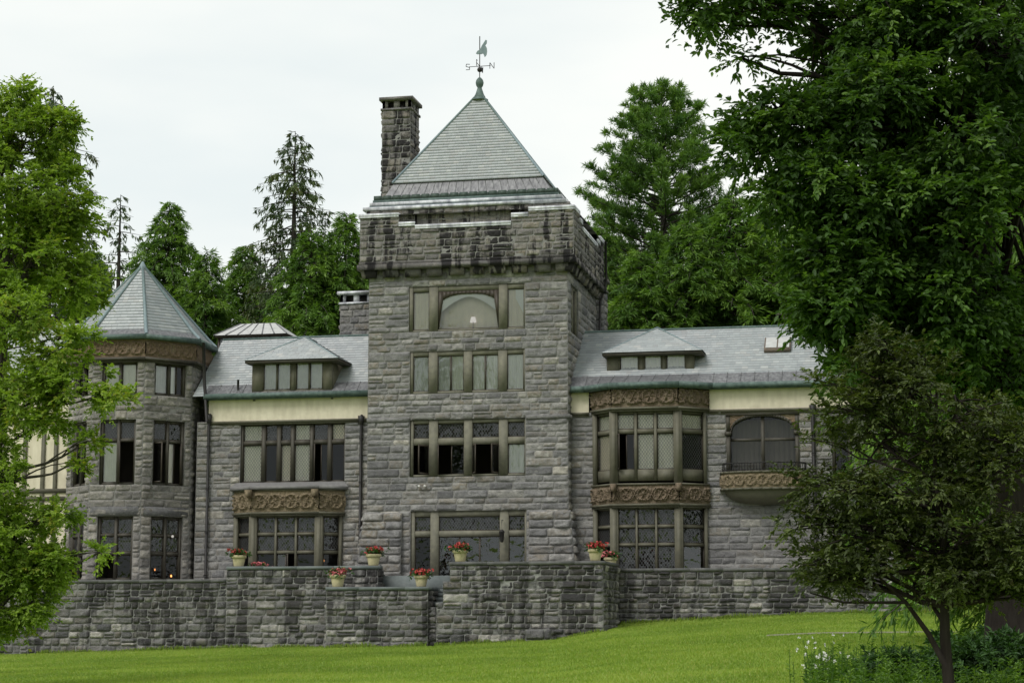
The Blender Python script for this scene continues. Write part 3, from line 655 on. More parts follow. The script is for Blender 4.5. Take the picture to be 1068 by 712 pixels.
b = MB(); X, Z = np.meshgrid(np.linspace(a_ - .1, c_ + .1, 60), np.linspace(z0 - .1, z1, 3)); b.grid(fT.arr(X, Z, -.5 + .02 * np.sin(X * 21))); b.build('curtain', M['curtain_tan'], w)
# ground-floor tower doors
c3 = cols_of(T0, 560, (432, 448.5), (457, 521), (530, 547))
w = window(house, fT, *h1, c3, [(TER + .15, zt(559)), (zt(553), zt(538))], [['dark', ('glass', 'glass', 'glass'), 'glass'], ['lead'] * 3], 'stonetrim', name='glazed_door')
# side window of the tower
window(house, fR, *hs, [(.87, 1.6), (1.72, 2.48)], [(hs[2] + .1, hs[3] - .12)], [['dark', 'grey']], 'stonetrim')
# chimneys
def chimney(x0, x1, y0, y1, zb, ztp, seed, cap='stone', mat='stone', flues=2):
    b = MB(); hc = .62
    for fr, ln in ((Fr((x0, y0), (1, 0)), x1 - x0), (Fr((x1, y0), (0, 1)), y1 - y0), (Fr((x0, y1), (0, -1)), y1 - y0), (Fr((x1, y1), (-1, 0)), x1 - x0)):
        ashlar(b, fr, 0, ln, zb, ztp - hc, [], (.26, .36), (.35, .8), .06, seed=seed); seed += 1
    o = b.build('chimney', [M[mat], M['mortar']], house)
    c = MB(); path = [(x0, y0), (x1, y0), (x1, y1), (x0, y1)]
    band(c, path, ztp - hc, ztp - hc + .1, -.5, .07, True, 0, (.3, .8, .5)); band(c, path, ztp - .15, ztp, -.6, .13, True, 0, (.3, .9, .5))
    for i in range(4):
        A, B_ = np.array(path[i]), np.array(path[(i + 1) % 4]); fr = Fr(A, B_ - A); Ln = np.linalg.norm(B_ - A)
        for k in range(flues + 1): m_ = k * Ln / flues; c.fbox(fr, max(0, m_ - .13), min(Ln, m_ + .13), ztp - hc + .1, ztp - .15, -.25, 0, 0, (.4, .8, .4))
    c.box(x0 + .05, x1 - .05, y0 + .05, y1 - .05, ztp - .1, ztp - .02, 0); c.box(x0 + .22, x1 - .22, y0 + .22, y1 - .22, ztp - hc, ztp - .2, 1)
    c.build('chimney_cap', [M['stone'] if cap == 'stone' else M['lead'], M['iron']], o)
Yc = T0 + 3.2
chimney(pX(398.5, Yc, 150), pX(428, Yc, 150), Yc, Yc + 1.5, zt(216), pZ(415, 101.5, Yc), 301, flues=2, mat='stone_parapet')
Yc = T0 + 8.6; chimney(pX(616, Yc, 320), pX(630, Yc, 320), Yc, Yc + .9, pZ(625, 360, Yc), pZ(625, 290, Yc), 321)
Yc = T0 + 6.5; chimney(pX(355, Yc, 320), pX(388, Yc, 320), Yc, Yc + 1.2, pZ(365, 365, Yc), pZ(365, 304, Yc), 331, cap='lead')
Yc = T0 + 4.5; chimney(pX(812, Yc, 320), pX(832, Yc, 320), Yc, Yc + 1.0, pZ(820, 350, Yc), pZ(820, 325, Yc), 341)
# wall lantern by the door
b = MB(); lx, lz = U(524.5, v=555), zt(566); b.tube([(lx, T0, lz + .95), (lx, T0 - .22, lz + .95), (lx, T0 - .22, lz + .5)], .02, 5); b.lathe((lx, T0 - .22, lz), [(0, 0), (.06, .02), (.09, .1), (.11, .42), (.14, .44), (.05, .55), (0, .56)], 8)
b.build('wall_lantern', M['iron'], house)
# small outdoor spot lights on the tower wall
b = MB(); lz = pZ(440, 507, T0)
for du in (438, 444): b = MB(); x = U(du, v=507); b.lathe((x, T0 - .16, lz), [(0, -.05), (.05, -.03), (.06, .03), (0, .05)], 8); b.tube([(x, T0, lz), (x, T0 - .16, lz)], .015, 4); b.build('spot_light', M['globe'], house)
# thin wire pipe at the tower's rear right corner
b = MB(); x, y = XR + .16, T0 + TD - .1; b.tube([(x + .32, y + .2, zt(222)), (x + .34, y + .2, zt(268)), (x + .05, y + .1, zt(290)), (x + .02, y, zt(345))], .06, 6); b.build('downspout', M['iron'], house)

# ------------------------------------------------------------------ wings
fW = Fr((0, WY), (1, 0))
def wz(u, v): return pZ(u, v, WY)
def wx(u, v=480): return pX(u, WY, v)
def roof_at(y, ze, zr, y0, y1): return ze + (zr - ze) * (y - y0) / (y1 - y0)
def wing_roof(x0, x1, ze, zr, seed, yr=3.3):
    y0, y1 = WY - .38, WY + yr
    b = MB(); slates(b, (x0, y0, ze), (x1, y0, ze), (x0, y1, zr), (x1, y1, zr), .2, .26, seed)
    b.quad((x0, y1, zr), (x1, y1, zr), (x1, y1 + yr, ze), (x0, y1 + yr, ze)); b.build('wing_roof', M['slate'], house)
    b = MB(); b.tube([(x0, y1, zr), (x1, y1, zr)], .075, 6); b.build('roof_ridge', M['patina'], house)
def apron(x0, x1, ze, zr, up, path=None, yr=3.3, step=.55):
    """metal band along the eaves; with path it swells out over a bay"""
    y0, y1 = WY - .38, WY + yr; yt = y0 + up; zt_ = roof_at(yt, ze, zr, y0, y1) + .05; b = MB()
    front = path or [(x0, y0), (x1, y0)]
    xs = [front[0][0]]
    for p, q in zip(front[:-1], front[1:]):
        n = max(1, int(math.hypot(q[0] - p[0], q[1] - p[1]) / step))
        for k in range(1, n + 1): xs.append(p[0] + (q[0] - p[0]) * k / n)
    fy = lambda x: float(np.interp(x, [p[0] for p in front], [p[1] for p in front]))
    for a, c in zip(xs[:-1], xs[1:]):
        r_ = random.random(); zf = ze + .06; b.quad((a, fy(a), zf), (c, fy(c), zf), (c, yt, zt_), (a, yt, zt_), 0, (random.random(), .5, .5)); b.tube([(c, fy(c), zf), (c, yt, zt_ + .01)], .02, 4, 0, (random.random(), .5, .5))
    b.build('metal_apron', M['terne'], house)
    b = MB(); band(b, front, ze - .12, ze + .09, -.12, .08); band(b, front, ze - .16, ze - .12, -.3, .02); b.build('gutter', M['patina'], house)
random.seed(4)
def pipe(x, y, z0, z1, r=.06):
    b = MB(); b.tube([(x, y + .1, z1 + .35), (x, y, z1), (x, y, z0)], r, 8)
    for z in np.arange(z0 + .8, z1, 1.9): b.tube([(x, y, z), (x, y, z + .08)], r + .022, 8)
    b.lathe((x, y, z1 - .1), [(r, 0), (.13, .15), (.15, .4), (0, .41)], 8)
    b.build('downspout', M['iron'], house)

# left wing
lx0, lx1 = wx(205), XL
zeL = pZ(300, 411, WY - .38); zrL = pZ(300, 352.5, WY + 3.3)
zstL, zmL = wz(300, 416.5), wz(300, 438)
hU = (wx(250.5), wx(359.5), wz(305, 503), wz(305, 440.5))
bayL = [(wx(247), WY), (pX(263.5, WY - .8, 560), WY - .8), (pX(332, WY - .8, 560), WY - .8), (wx(359), WY)]
zfr0, zfr1 = pZ(298, 533.5, WY - .9), pZ(298, 511.5, WY - .9)
hB = (bayL[0][0] + .03, bayL[3][0] - .03, TER - .4, zfr0 + .3)
b = MB(); ashlar(b, fW, lx0, lx1, TER - .4, zmL, [hU, hB], (.21, .36), (.4, 1.1), .052, seed=101); b.build('wing_wall', [M['stone'], M['mortar']], house)
b = MB()
X, Z = np.meshgrid(np.linspace(wx(217), XL, 180), np.linspace(zmL, zstL + .1, 30)); D = .05 + .025 * (fbm(X * 5, Z * 5, 8) - .5); b.grid(fW.arr(X, Z, D)); b.build('stucco_band', M['stucco'], house)
b = MB(); b.fbox(fW, wx(217), XL, zmL - .1, zmL, -.05, .13); b.fbox(fW, wx(217), XL, zmL - .17, zmL - .1, -.05, .08); b.fbox(fW, XL - .12, XL, zmL, zstL + .1, 0, .09, 0); b.build('moulding', M['wood'], house)
wing_roof(wx(205, 380), XL, zeL, zrL, 102); apron(wx(216, 410), XL, zeL, zrL, .6)
cu = [(253, 271), (278.5, 295), (299, 303 + 13), (320.5, 338), (343, 358)]
c6 = cols_of(WY, 480, (252.5, 272), (276, 288), (292, 302.5), (306, 322.5), (326, 341), (345, 358.5))
window(house, fW, *hU, c6, rows_of(305, WY, (442.5, 459), (463, 501.5)), [['leadc', 'dark', 'leadt', 'leadc', ('openL', 'dark'), 'dark'], ['leadc', 'lead', 'lead', 'leadc', 'lead', 'leadt']], 'wood_dark')
# bay: sloped sill slab, carved frieze, cornice and canted windows
def bay_parts(path, zt0, zt1, friezemat, corb=None, sillz=None, ph=0., amp=.11):
    b = MB()
    for i, (fr, ln) in enumerate(frames(offset(path, .1))): frieze(b, fr, 0, ln, zt0, zt1, 0, .72, amp, .02, 7 + i, 0, ph if i == 1 else .3)
    o = b.build('carved_frieze', M[friezemat], house, True)
    b = MB(); band(b, path, zt0 - .09, zt0, -.3, .2); band(b, path, zt0 - .17, zt0 - .09, -.3, .13); band(b, path, zt1, zt1 + .07, -.3, .17); b.build('cornice', M['wood'], house)
    if corb:
        for xx in corb:
            b = MB(); y = path[1][1] - .12; b.hexa([(xx - .11, y - .42, zt1 - .2), (xx + .11, y - .42, zt1 - .2), (xx + .11, y, zt1 - .3), (xx - .11, y, zt1 - .3), (xx - .11, y - .45, zt1 + .03), (xx + .11, y - .45, zt1 + .03), (xx + .11, y, zt1 + .06), (xx - .11, y, zt1 + .06)])
            b.lathe((xx, y - .4, zt1 - .26), [(0, -.03), (.07, 0), (.1, .1), (.06, .2), (0, .22)], 8)
            b.build('carved_bracket', M[friezemat], house)
    return o
def bay_windows(path, z0, z1, rows, specs, fcols, post=.16, sidecols=1, base=0., name='bay_window', mat='wood'):
    """one window in each face of a canted bay and square posts on its corners"""
    for i, (fr, ln) in enumerate(frames(path)):
        if i == 1: window(house, fr, post, ln - post, z0, z1, [(post + (ln - 2 * post) * a_, post + (ln - 2 * post) * c_) for a_, c_ in fcols], rows, specs[1], mat, -.03, .1, name=name)
        else: window(house, fr, .06, ln - .1 if i == 0 else ln - .06, z0, z1, [(.14, ln - .2)] if i == 0 else [(.2, ln - .16)], rows, [[q] for q in specs[i]], mat, -.03, .1, name=name)
    b = MB()
    for p in (path[1], path[2]): b = MB(); b.box(p[0] - .17, p[0] + .17, p[1] - .035, p[1] + .3, z0 - .4, z1); b.box(p[0] - .1, p[0] + .1, p[1] - .06, p[1] - .033, z0 - .4, z1); b.build('bay_post', M['wood'], house)
    for p, sg in ((path[0], 1), (path[3], -1)): b = MB(); b.box(min(p[0] - .03, p[0] + sg * .16), max(p[0] - .03, p[0] + sg * .16), p[1] - .16, p[1] + .1, z0 - .4, z1); b.build('bay_post', M['wood'], house)
zb = WY - .8
rl = [(TER + .1, pZ(298, 577, zb)), (pZ(298, 574, zb), pZ(298, 558, zb)), (pZ(298, 555, zb), pZ(298, 539, zb))]
bay_parts(bayL, zfr0, zfr1, 'frieze_tan', corb=(pX(262, zb, 520), pX(331, zb, 520)))
bay_windows(bayL, TER, zfr0 - .17, rl, [['dark', 'lead', 'lead'], [['dark', ('glass', 'openL'), 'dark'], ['lead'] * 3, ['lead'] * 3], ['dark', 'lead', 'lead']], [(0, .31), (.345, .655), (.69, 1)])
b = MB(); pth = [(bayL[0][0] - .1, WY)] + bayL[1:3] + [(bayL[3][0] + .1, WY)]
zs0, zs1 = zfr1 + .07, wz(305, 502.5); o1 = offset(pth, .24)
n1 = [np.array((*p, zs0 + .14)) for p in o1]; n2 = [np.array((p[0] * .96 + (bayL[0][0] + bayL[3][0]) / 2 * .04, WY - .04, zs1)) for p in pth]
band(b, pth, zs0, zs0 + .14, -.2, .24)
for i in range(3): b.quad(n1[i], n1[i + 1], n2[i + 1], n2[i])
b.build('bay_hood', M['sill'], house)
pipe(pX(216.5, WY - .15, 500), WY - .15, TER - .6, wz(216, 440), .065); pipe(pX(376, WY - .12, 500), WY - .12, TER - .4, zmL - .2, .065)
# dormers
def dormer(u0, u1, vb, ve, uapex, vapex, ue0, ue1, groups, dz, yf=0.05, ze=0, zr=0, mat='wood'):
    Y = WY + yf; fr = Fr((0, Y), (1, 0)); x0, x1 = pX(u0, Y, 390), pX(u1, Y, 390); z0, z1 = pZ((u0 + u1) / 2, vb, Y), pZ((u0 + u1) / 2, ve, Y)
    m_ = empty('dormer', ((x0 + x1) / 2, Y, z0), house); b = MB(); dep = 3.0
    zw0, zw1 = z0 + .1, z1 - .05
    xs = [pX(q, Y, 390) for gq in groups for q in gq[:2]]
    edges = [x0] + xs + [x1]
    for a_, c_ in zip(edges[::2], edges[1::2]): b.fbox(fr, a_, c_, z0 - .1, z1, -.14, 0)
    for a_, c_ in zip(edges[1::2], edges[2::2]): b.fbox(fr, a_, c_, z0 - .1, zw0, -.14, -.0); b.fbox(fr, a_, c_, zw1, z1, -.14, -.0)
    b.box(x0, x0 + .1, Y + .14, Y + dep, z0 - .3, z1); b.box(x1 - .1, x1, Y + .14, Y + dep, z0 - .3, z1); b.box(x0 + .1, x1 - .1, Y + 1.0, Y + 1.1, z0 - .1, z1, 1)
    b.box(x0 - .02, x1 + .02, Y - .07, Y + .1, z0 - .14, z0 - .02)
    b.build('dormer_wall', [M[mat], M['room']], m_)
    for gq in groups:
        a_, c_ = pX(gq[0], Y, 390), pX(gq[1], Y, 390); n = len(gq[2]); w_ = (c_ - a_) / n
        window(m_, fr, a_, c_, zw0, zw1, [(a_ + .05 + (c_ - a_ - .1) * k / n + (.02 if k else 0), a_ + .05 + (c_ - a_ - .1) * (k + 1) / n - (.02 if k < n - 1 else 0)) for k in range(n)], [(zw0 + .05, zw1 - .05)], [gq[2]], mat, -.02, .1, recess=.03)
    Yo = Y - .38; ex0, ex1 = pX(ue0, Yo, ve), pX(ue1, Yo, ve); zE = pZ((ue0 + ue1) / 2, ve, Yo); xa = (ex0 + ex1) / 2; ya = Yo + (ex1 - ex0) / 2 * .9; za = pZ(uapex, vapex, ya); yb = Y + dep + .6
    b = MB(); r_ = MB()
    b.box(ex0, ex1, Yo, yb, zE - .13, zE - .02); b.build('dormer_eave', M['wood_dark'], m_)
    slates(r_, (ex0 - .04, Yo - .04, zE), (ex1 + .04, Yo - .04, zE), (xa, ya, za), (xa, ya, za), .2, .26, 7)
    slates(r_, (ex1 + .04, Yo - .04, zE), (ex1 + .04, yb, zE), (xa, ya, za), (xa, yb, za), .2, .26, 8)
    slates(r_, (ex0 - .04, yb, zE), (ex0 - .04, Yo - .04, zE), (xa, yb, za), (xa, ya, za), .2, .26, 9)
    r_.build('dormer_roof', M['slate'], m_)
    h_ = MB(); h_.tube([(ex0, Yo, zE), (xa, ya, za + .02)], .04, 5); h_.tube([(ex1, Yo, zE), (xa, ya, za + .02)], .04, 5); h_.tube([(xa, ya, za + .02), (xa, yb, za + .02)], .04, 5); h_.build('dormer_hip', M['hip_metal'], m_)
    return m_
dormer(263, 346.5, 409.5, 374.5, 312, 351.5, 255.5, 352, [(273.5, 304, ('grey', 'grey')), (307.5, 337.5, ('grey', 'grey'))], .1, -.27)  # grey sheets behind the glass put the reflected brightness into colour
b = MB(); x = pX(251.5, WY + .3, 405); b.tube([(x, WY - .1, wz(252, 414)), (x, WY - .1, wz(252, 396))], .055, 8); b.build('vent_pipe', M['iron'], house)
# glazed roof lantern behind the left ridge
Yl = WY + 4.6; b = MB(); x0, x1 = pX(226, Yl, 345), pX(299, Yl, 345); zl0, zl1, zl2 = pZ(262, 358, Yl), pZ(262, 349, Yl), pZ(262, 337.5, Yl + 1)
sk = empty('roof_lantern', ((x0 + x1) / 2, Yl, zl0), house)
b.box(x0 + .1, x1 - .25, Yl + .1, Yl + 2.4, zl0 - 1, zl1 - .1, 0); b.build('lantern_wall', M['lead'], sk)
b = MB()
for k in range(6): x = x0 + .1 + (x1 - x0 - .35) * k / 5; b.box(x - .05, x + .05, Yl + .03, Yl + .1, zl0 - 1, zl1 - .1)
b.box(x0 - .05, x1, Yl - .1, Yl + 2.6, zl1 - .1, zl1); b.build('lantern_frame', M['sashm'], sk)
b = MB(); P = [(x0 - .1, Yl - .15, zl1), (x1 + .05, Yl - .15, zl1), (x1 + .05, Yl + 2.65, zl1), (x0 - .1, Yl + 2.65, zl1)]; Q = [(x0 + .85, Yl + 1, zl2), (x1 - .9, Yl + 1, zl2), (x1 - .9, Yl + 1.5, zl2), (x0 + .85, Yl + 1.5, zl2)]
for i in range(4): b.quad(P[i], P[(i + 1) % 4], Q[(i + 1) % 4], Q[i])
b.poly(Q); b.build('lantern_roof', M['skin_roof'], sk)
b = MB()
for k in range(7): t = k / 6; b.tube([np.array(P[0]) * (1 - t) + np.array(P[1]) * t, np.array(Q[0]) * (1 - t) + np.array(Q[1]) * t], .035, 4)
b.build('lantern_seam', M['terne'], sk)

# right wing
rx0, rx1 = XR, wx(1010)
zeR = pZ(760, 401, WY - .38); zrR = pZ(760, 342, WY + 3.3); zstR, zmR = wz(780, 404), wz(780, 426.5)
pr = 1.0
bayR = [(wx(619.5), WY), (pX(640, WY - pr, 480), WY - pr), (pX(707, WY - pr, 480), WY - pr), (wx(738), WY)]
hB = (bayR[0][0] + .03, bayR[3][0] - .03, TER - .4, zmR - .02)
arch = (wx(758), wx(834), wz(795, 497), wz(795, 431))
h5 = (wx(868), wx(905), wz(885, 500), wz(885, 445)); h6 = (wx(868), wx(905), TER + .6, wz(885, 535))
b = MB(); ashlar(b, fW, rx0, rx1, TER - 1.6, zmR, [hB, arch, h5, h6], (.21, .36), (.4, 1.1), .052, seed=121); b.fbox(fW, bayR[3][0] + .1, rx1, wz(780, 529.3), wz(780, 527.5), -.05, .07, 0, (.3, .3, .3)); b.build('wing_wall', [M['stone'], M['mortar']], house)
b = MB()
for a_, c_ in ((XR, bayR[0][0] - .2), (bayR[3][0] + .12, rx1)):
    b = MB(); X, Z = np.meshgrid(np.linspace(a_, c_, max(20, int((c_ - a_) / .05))), np.linspace(zmR, zstR + .1, 30)); D = .05 + .025 * (fbm(X * 5, Z * 5, 8) - .5); b.grid(fW.arr(X, Z, D)); b.build('stucco_band', M['stucco'], house)
b = MB()
for a_, c_ in ((XR, bayR[0][0] - .2), (bayR[3][0] + .1, rx1)): b = MB(); b.fbox(fW, a_, c_, zmR - .1, zmR, -.05, .13); b.fbox(fW, a_, c_, zmR - .17, zmR - .1, -.05, .08); b.build('moulding', M['wood'], house)
wing_roof(XR, rx1, zeR, zrR, 122)
eb = offset(bayR, .3)
apron(XR, rx1, zeR, zrR, .66, [(XR, WY - .38), (eb[0][0] - .1, WY - .38)] + [tuple(p) for p in eb[1:3]] + [(eb[3][0] + .1, WY - .38), (rx1, WY - .38)])
zb = WY - pr; zu0, zu1 = pZ(673, 424.5, zb), pZ(673, 402.5, zb)
bay_parts(bayR, zu0, zu1, 'frieze_brown', ph=.2, amp=.11)
b = MB(); band(b, bayR, zu1 + .07, zeR - .15, -.3, .2); b.build('bay_soffit', M['wood_dark'], house)
zw1, zw0 = zu0 - .17, pZ(673, 501, zb)
rr = [(pZ(673, 489, zb), pZ(673, 451.5, zb)), (pZ(673, 447, zb), pZ(673, 431, zb))]
bay_windows(bayR, zw0, zw1, rr, [['leadt', 'leadc'], [[('openL', 'dark'), 'leadc', 'leadc'], ['leadc'] * 3], ['lead', 'leadc']], [(0, .30), (.35, .65), (.70, 1)])
zl0, zl1 = pZ(673, 525, zb), pZ(673, 505.5, zb)
bay_parts(bayR, zl0, zl1, 'frieze_brown', corb=(pX(641, zb, 510), pX(709, zb, 510)), ph=.5)
rl = [(TER + .1, pZ(673, 569, zb)), (pZ(673, 566, zb), pZ(673, 550, zb)), (pZ(673, 547, zb), pZ(673, 530.5, zb))]
bay_windows(bayR, TER, zl0 - .17, rl, [['dark', 'lead', 'lead'], [['lead', 'lead', 'lead'], ['lead'] * 3, ['lead'] * 3], ['glass', 'lead', 'lead']], [(0, .31), (.345, .655), (.69, 1)])
dormer(633, 724, 390, 366.5, 686, 342, 628, 732, [(645.5, 667, ('white',)), (671, 691, ('white',)), (694, 716, ('white',))], .1, 0.68)  # white sheets close behind the panes imitate reflected sky
# roof window
yv = WY + 1.9; zv_ = roof_at(yv, zeR, zrR, WY - .38, WY + 3.3); sl = (zrR - zeR) / 3.68; x0, x1 = pX(797.5, yv, 365), pX(825, yv, 365)
b = MB(); b.hexa([(x0, yv - .35, zv_ - .35 * sl), (x1, yv - .35, zv_ - .35 * sl), (x1, yv + .4, zv_ + .4 * sl), (x0, yv + .4, zv_ + .4 * sl), (x0, yv - .42, zv_ - .35 * sl + .17), (x1, yv - .42, zv_ - .35 * sl + .17), (x1, yv + .33, zv_ + .4 * sl + .17), (x0, yv + .33, zv_ + .4 * sl + .17)])
o = b.build('roof_window', M['brick'], house)
b = MB(); xm = (x0 + x1) / 2
for a_, c_ in ((x0 + .06, xm - .03), (xm + .03, x1 - .06)): b.quad((a_, yv - .37, zv_ - .3 * sl + .2), (c_, yv - .37, zv_ - .3 * sl + .2), (c_, yv + .28, zv_ + .35 * sl + .2), (a_, yv + .28, zv_ + .35 * sl + .2))
b.build('pane', M['skin_roof'], o)
# arched loggia window with balcony
ax0, ax1, az0, az1 = arch; xc = (ax0 + ax1) / 2; hw = (ax1 - ax0) / 2 - .16; zs = wz(795, 453.5); zk = az1 - .12
o = empty('balcony_window', (xc, WY, az0), house)
def arch_z(x): q_ = min(1, abs(x - xc) / hw); return zs + (zk - zs) * max(0., 1 - q_ ** 2.1) ** .42
b = MB(); sp_ = MB(); n = 24; xs = np.linspace(xc - hw, xc + hw, n + 1)
for a_, c_ in zip(xs[:-1], xs[1:]):
    za_, zc_ = arch_z(a_), arch_z(c_); P = fW.pt
    b.hexa([P(a_, za_, -.2), P(c_, zc_, -.2), P(c_, zc_, .05), P(a_, za_, .05), P(a_, za_ + .13, -.2), P(c_, zc_ + .13, -.2), P(c_, zc_ + .13, .05), P(a_, za_ + .13, .05)])
    zt0a, zt0c = za_ + .13, zc_ + .13
    if min(zt0a, zt0c) < az1: sp_.quad(P(a_, zt0a, .01), P(c_, zt0c, .01), P(c_, az1, .01), P(a_, az1, .01), 0, (.5, rg.random(), .5))
for sg in (-1, 1):
    e = xc + sg * hw; f_ = xc + sg * (hw + .16); b.fbox(fW, min(e, f_), max(e, f_), az0, zs + .13, -.2, .06); b.fbox(fW, min(e, f_) - .05, max(e, f_) + .05, zs, zs + .16, -.1, .12); b.fbox(fW, min(e, f_), max(e, f_), zs + .16, az1, -.1, .03)
b.fbox(fW, ax0 - .02, ax1 + .02, az1 - .07, az1 + .04, -.1, .07)
b.fbox(fW, xc - .07, xc + .07, az0, zk, -.2, -.1); zt_ = wz(795, 458)
b.fbox(fW, xc - hw, xc - .07, zt_ - .06, zt_ + .06, -.2, -.11); b.fbox(fW, xc + .07, xc + hw, zt_ - .06, zt_ + .06, -.2, -.11); b.build('arched_frame', M['wood_dark'], o)
sp2 = MB(); X, Z = np.meshgrid(np.linspace(ax0 + .16, ax1 - .16, 110), np.linspace(zs + .1, az1 - .05, 50)); sp2.grid(fW.arr(X, Z, .0 + .03 * fbm(X * 9, Z * 9, 4, 2)), 0, (.5, .8, .5))
# keep the relief only above the arch
me_keep = MB(); V = fW.arr(X, Z, .012 + .045 * np.clip(np.sin(X * 17 + 3 * np.sin(Z * 11)) * np.sin(Z * 19), 0, 1)); ny, nx = X.shape
F_ = [[i * nx + j, i * nx + j + 1, (i + 1) * nx + j + 1, (i + 1) * nx + j] for i in range(ny - 1) for j in range(nx - 1) if Z[i, j] > arch_z(X[i, j]) + .1 and Z[i, j] > arch_z(X[i, j + 1]) + .1]
me_keep.add(V.reshape(-1, 3), F_, 0, np.stack([0 * X + .5, vnoise(X * 3, Z * 3, 2), 0 * X], -1).reshape(-1, 3)); me_keep.build('spandrel', M['frieze_turret'], o)
b = MB()
for i, (a_, c_) in enumerate(zip(xs[:-1], xs[1:])): b.add([fW.pt(a_, az0, -.16), fW.pt(c_, az0, -.16), fW.pt(c_, arch_z(c_), -.16), fW.pt(a_, arch_z(a_), -.16)], [[0, 1, 2, 3]], 0, np.array([(a_, az0, .3), (c_, az0, .3), (c_, arch_z(c_), .3), (a_, arch_z(a_), .3)]))
b.build('pane', M['glass_dark'], o)
b = MB(); X, Z = np.meshgrid(np.linspace(xc - hw, xc + hw, 80), np.linspace(az0, zk - .1, 3)); b.grid(fW.arr(X, Z, -.5 + .04 * np.sin(X * 30))); b.build('curtain', M['curtain_tan'], o)
# balcony: D-shaped, carved front, bowl underneath, iron railing
bal = empty('balcony', (xc, WY, wz(795, 495)), house)
bw = (wx(842) - wx(752)) / 2; bxc = (wx(842) + wx(752)) / 2; bp = .95
bpath = [(bxc - bw * math.cos(t), WY - bp * math.sin(t) ** .8) for t in np.linspace(0, math.pi, 15)]
zq0, zq1 = wz(795, 509.5), wz(795, 494)
b = MB(); acc = 0.
for fr, ln in frames(bpath): frieze(b, fr, 0, ln, zq0, zq1, 0, .5, .07, .02, 5, 0, acc); acc += ln
b.build('carved_frieze', M['frieze_tan'], bal, True)
b = MB(); band(b, bpath, zq1, zq1 + .07, -.2, .07); band(b, bpath, zq0 - .08, zq0, -.2, .07); b.poly([(*p, zq1 + .03) for p in bpath]); b.build('balcony_moulding', M['wood'], bal)
b = MB(); rings = []
for k in range(9):
    t = k / 8; rr_ = math.sqrt(max(0, 1 - t ** 2)) * .93 + .0; rings.append([(bxc + (p[0] - bxc) * rr_, WY + (p[1] - WY) * rr_, zq0 - .08 - .62 * t) for p in bpath])
b.grid(np.array(rings)); b.build('balcony_bowl', M['wood'], bal, True)
b = MB(); zrl = wz(795, 483.5); rp = offset(bpath, -.06)
b.tube([(*p, zrl) for p in rp], .028, 5); b.tube([(*p, zq1 + .14) for p in rp], .022, 5); tot = [0]
for p, q_ in zip(rp[:-1], rp[1:]): tot.append(tot[-1] + float(np.linalg.norm(q_ - p)))
for d_ in np.arange(.05, tot[-1], .125):
    x = np.interp(d_, tot, [p[0] for p in rp]); y = np.interp(d_, tot, [p[1] for p in rp]); zz = np.linspace(zq1 + .07, zrl, 6)
    b.tube([(x, y - .05 * math.sin((z - zz[0]) / (zrl - zz[0]) * math.pi), z) for z in zz], .014, 4)
b.build('railing', M['iron'], bal)
window(house, fW, *h5, [(h5[0] + .12, (h5[0] + h5[1]) / 2 - .05), ((h5[0] + h5[1]) / 2 + .05, h5[1] - .12)], [(h5[2] + .1, h5[3] - .1)], [['dark', 'leadc']], 'wood_dark')
window(house, fW, *h6, [(h6[0] + .12, (h6[0] + h6[1]) / 2 - .05), ((h6[0] + h6[1]) / 2 + .05, h6[1] - .12)], [(h6[2] + .1, h6[3] - .1)], [['dark', 'lead']], 'wood_dark')
pipe(wx(849), WY - .12, TER - 1.4, zmR - .2, .08)
ashl = MB(); ashlar(ashl, Fr((rx1, WY), (0, 1)), 0, 6.6, TER - 1.6, zeR, [], (.3, .42), (.5, 1.3), .06, seed=140, sp=.2); ashl.build('wing_wall', [M['stone'], M['mortar']], house)
b = MB(); b.poly([(rx1, WY - .3, zeR), (rx1, WY + 6.9, zeR), (rx1, WY + 3.3, zrR)]); b.quad((rx1, WY + 6.6, TER - 2), (lx0 - 6, WY + 6.6, TER - 2), (lx0 - 6, WY + 6.6, zeL), (rx1, WY + 6.6, zeR)); b.build('rear_wall', M['stone'], house)

# ------------------------------------------------------------------ octagonal turret
TY = WY + .75; tx = pX(143, TY, 480); R = 3.08; AZ0 = RAD(27)
def octo(r): return [(tx + r * math.sin(AZ0 + RAD(45) * k), TY - r * math.cos(AZ0 + RAD(45) * k)) for k in range(-3, 5)]
o8 = octo(R); zT = lambda v, u=143: pZ(u, v, TY - R * .95)
zfr_lo, zfr_hi = zT(375), zT(353.5)
b = MB(); wsp = {2: (1.62, .04), 3: (1.55, .10), 1: (1.5, 0)}      # face index -> window width and shift
Lf = 2 * R * math.sin(RAD(22.5)); tw = []
for i in range(7):
    fr = Fr(o8[i], np.array(o8[i + 1]) - np.array(o8[i])); hs_ = []
    if i in wsp:
        w_, sh = wsp[i]; a_, c_ = Lf / 2 - w_ / 2 + sh, Lf / 2 + w_ / 2 + sh
        hs_ = [(a_, c_, zT(410.5), zT(375.5) - .02), (a_, c_, zT(504.5), zT(436.5)), (a_, c_, TER, zT(537.5))]; tw.append((i, fr, hs_))
    ashlar(b, fr, 0, Lf, TER - .4, zfr_lo, hs_, (.26, .4), (.4, .95), .06, seed=150 + i, sp=.062 if i in wsp else .2)
b.quad((*o8[7], TER - .4), (*o8[0], TER - .4), (*o8[0], zfr_lo), (*o8[7], zfr_lo), 1); b.build('turret_wall', [M['stone_pale'], M['mortar']], house)
b = MB()
for i, fr, hs_ in tw: b.fbox(fr, .1, Lf - .1, zT(537), zT(527.5), -.1, .07, 0, (.1, .2, .2))
b.build('stone_lintel', M['stone'], house)
spec_top = {1: ['dark', 'dark'], 2: ['cream', 'cream'], 3: ['grey', ('white', 'dark')]}
